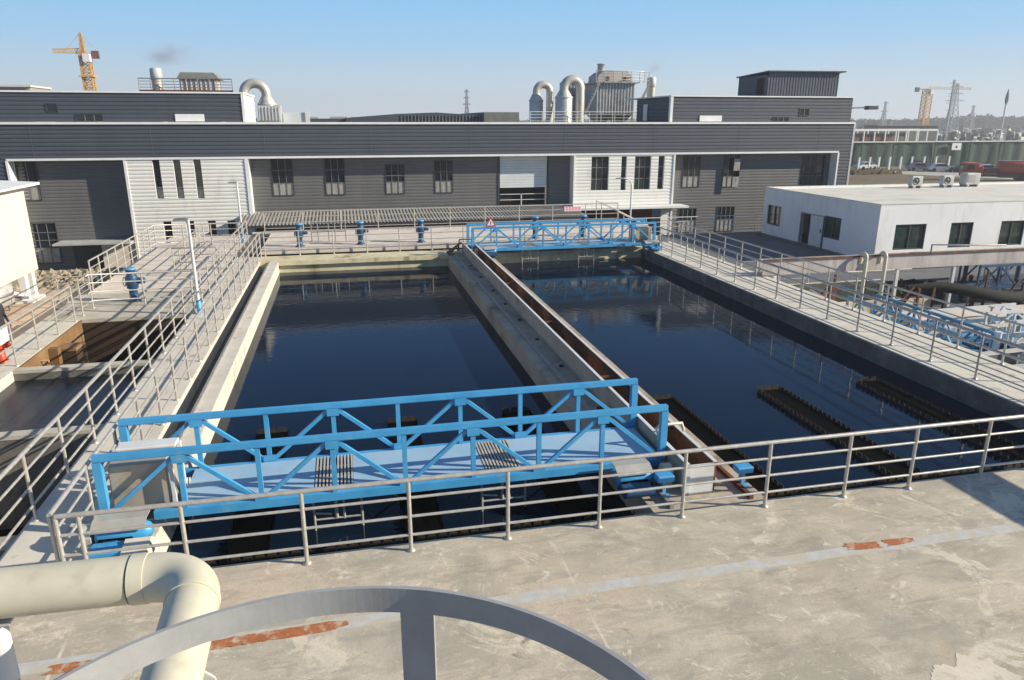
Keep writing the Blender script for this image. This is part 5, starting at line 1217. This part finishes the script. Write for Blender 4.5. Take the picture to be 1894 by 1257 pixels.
# white frame with red goods behind the fence
ff = thing('frame_shed', (125, 150, -2.5), 'long white open frame shed with reddish goods in its left bays', 'shed')
m = MB().box(113, 150, 3.85, 136.3, 150.3, 4.25)
for i in range(9): m.box(113.6+i*2.82, 150, -2.5, 113.85+i*2.82, 150.3, 3.9)
m.box(113, 156, 3.85, 136.3, 156.3, 4.25)
for i in range(9): m.box(113.6+i*2.82, 156, -2.5, 113.85+i*2.82, 156.3, 3.9)
m.build('frame', 'white_trim', ff)
for i in range(4): MB().box(114.4+i*2.82, 151, -2.5, 116.2+i*2.82, 152.5, 3.3-.15*(i % 2)).build('goods', 'rust', ff)
MB().box(113, 157, -2.5, 137, 157.3, 3.4).build('back_panel', 'olive_plate', ff)
random.seed(4); m = MB(); m2 = MB()
for i in range(2600):
    y = 150+330*random.random()**1.3; x = y*random.uniform(.55, 1.12); q = random.uniform(.6, 1.8)*(y/250)
    mm_ = m if random.random() < .62 else m2
    hgt = q*random.uniform(.5, 1.5) if mm_ is m else q*random.uniform(.4, 2.4)
    w_ = q*random.uniform(.5, 2.4) if mm_ is m else q*random.uniform(.2, .9)
    mm_.bar((x, y, -2.5+hgt/2), (x+w_*random.uniform(.6, 1), y+w_*random.uniform(-.6, .6), -2.5+hgt/2), q, hgt)
tag(struct(m.build('stacked_materials', 'concrete_pale', origin=(200, 160, -2.5)), 'stuff'), 'pale building materials stacked all over the yard behind the green fence', 'building materials')
tag(struct(m2.build('scrap_pile', 'leaf', origin=(200, 180, -2.5)), 'stuff'), 'dark scrap and bushes scattered between the pale materials behind the fence', 'scrap')
sh = thing('dark_shed', (165, 200, -2.5), 'dark flat shed beyond the white frame shed, left of the right crane', 'shed')
MB().box(172, 215, -2.5, 195, 222, 4.6).build('wall', 'dark_frame', sh); MB().box(171.5, 214.5, 4.6, 195.5, 222.5, 4.9).build('roof', 'roof_grey', sh)
# far wood: leaf-card mass
def wood(name, pts, zt, n, mat, label, seed, s0=.8, s1=2.0, depth=14):
    random.seed(seed); m = MB(); 
    for i in range(n):
        k = random.random()*(len(pts)-1); a = Vector(pts[int(k)]); b = Vector(pts[int(k)+1]); q = a+(b-a)*(k-int(k))
        hgt = zt*(.55+.45*abs(math.sin(q.x*.031+1.3)*math.sin(q.x*.0137+.4)))+zt*.15*math.sin(q.x*.21)
        z = -2.5+(hgt+2.5)*random.random()**.7; c = Vector((q.x+random.uniform(-2, 2), q.y+random.uniform(-depth, depth), z)); s = random.uniform(s0, s1)
        d1 = Vector((random.gauss(0, 1), random.gauss(0, 1), random.gauss(0, 1))).normalized(); d2 = d1.cross(Vector((random.gauss(0, 1), random.gauss(0, 1), random.gauss(0, 1)))).normalized()
        m.add([c-d1*s-d2*s*.6, c+d1*s-d2*s*.6, c+d1*s*.7+d2*s*.7, c-d1*s*.6+d2*s*.6], [(0, 1, 2, 3)])
    return tag(struct(m.build(name, mat, origin=(pts[0][0], pts[0][1], -2.5)), 'stuff'), label, 'wood')
wood('far_wood', [(250, 560), (480, 540), (690, 480)], 8.2, 15000, 'leaf', 'hazy dark far-off wood along the horizon at the right', 5, 1.5, 4.2)
wood('far_wood', [(-380, 640), (0, 700), (330, 690)], 8.0, 7000, 'leaf', 'faint grey tree line along the horizon behind the factory', 6, 2.0, 5.0, 25)
for k, (x0, x1, z) in enumerate(((-70, -52, 11.0), (-50, -43, 10.6))):
    b = thing('far_building', (x0, 118, -2.5), ('larger' if k == 0 else 'smaller')+' unfinished pale building seen above the roof at the far left', 'building')
    MB().box(x0, 120+k*2, -2.5, x1, 130, z).build('wall', 'far_build', b)
    m = MB()
    for i in range(9): m.box(x0+.6+i*(x1-x0-1)/9, 119.9+k*2, z-.7, x0+.6+i*(x1-x0-1)/9+.6, 120+k*2, z-.25)
    m.build('window', 'dark_frame', b); MB().box(x0-.2, 119.8+k*2, z, x1+.2, 130, z+.25).build('roof', 'crane_yellow' if k == 9 else 'concrete_pink', b)
random.seed(8)
for k in range(3):
    x = -46+k*17+random.uniform(-4, 4); h_ = random.uniform(9.5, 12); w_ = random.uniform(8, 16)
    b = thing('distant_block', (x, 620, -2.5), 'faint distant tower block on the hazy horizon behind the factory roof', 'building', 'distant blocks on the horizon')
    MB().box(x, 620, -2.5, x+w_, 632, h_).build('wall', 'far_build', b)

# ------------------------------------------------------------------ the hazy air
hz = struct(MB().box(-420, -30, -3.6, 720, 760, 31).build('haze', 'glass_dark', origin=(0, 400, 0)), 'stuff')
hm_ = bpy.data.materials.new('haze'); hm_.use_nodes = True; t_ = hm_.node_tree; t_.nodes.clear()
ho_ = t_.nodes.new('ShaderNodeOutputMaterial'); hv_ = t_.nodes.new('ShaderNodeVolumePrincipled')
hv_.inputs['Color'].default_value = (.86, .90, .95, 1); hv_.inputs['Density'].default_value = .0007; hv_.inputs['Anisotropy'].default_value = .2
t_.links.new(hv_.outputs[0], ho_.inputs['Volume']); hz.data.materials.clear(); hz.data.materials.append(hm_)
tag(hz, 'pale haze hanging in the air over the whole plant and the far fields', 'haze')
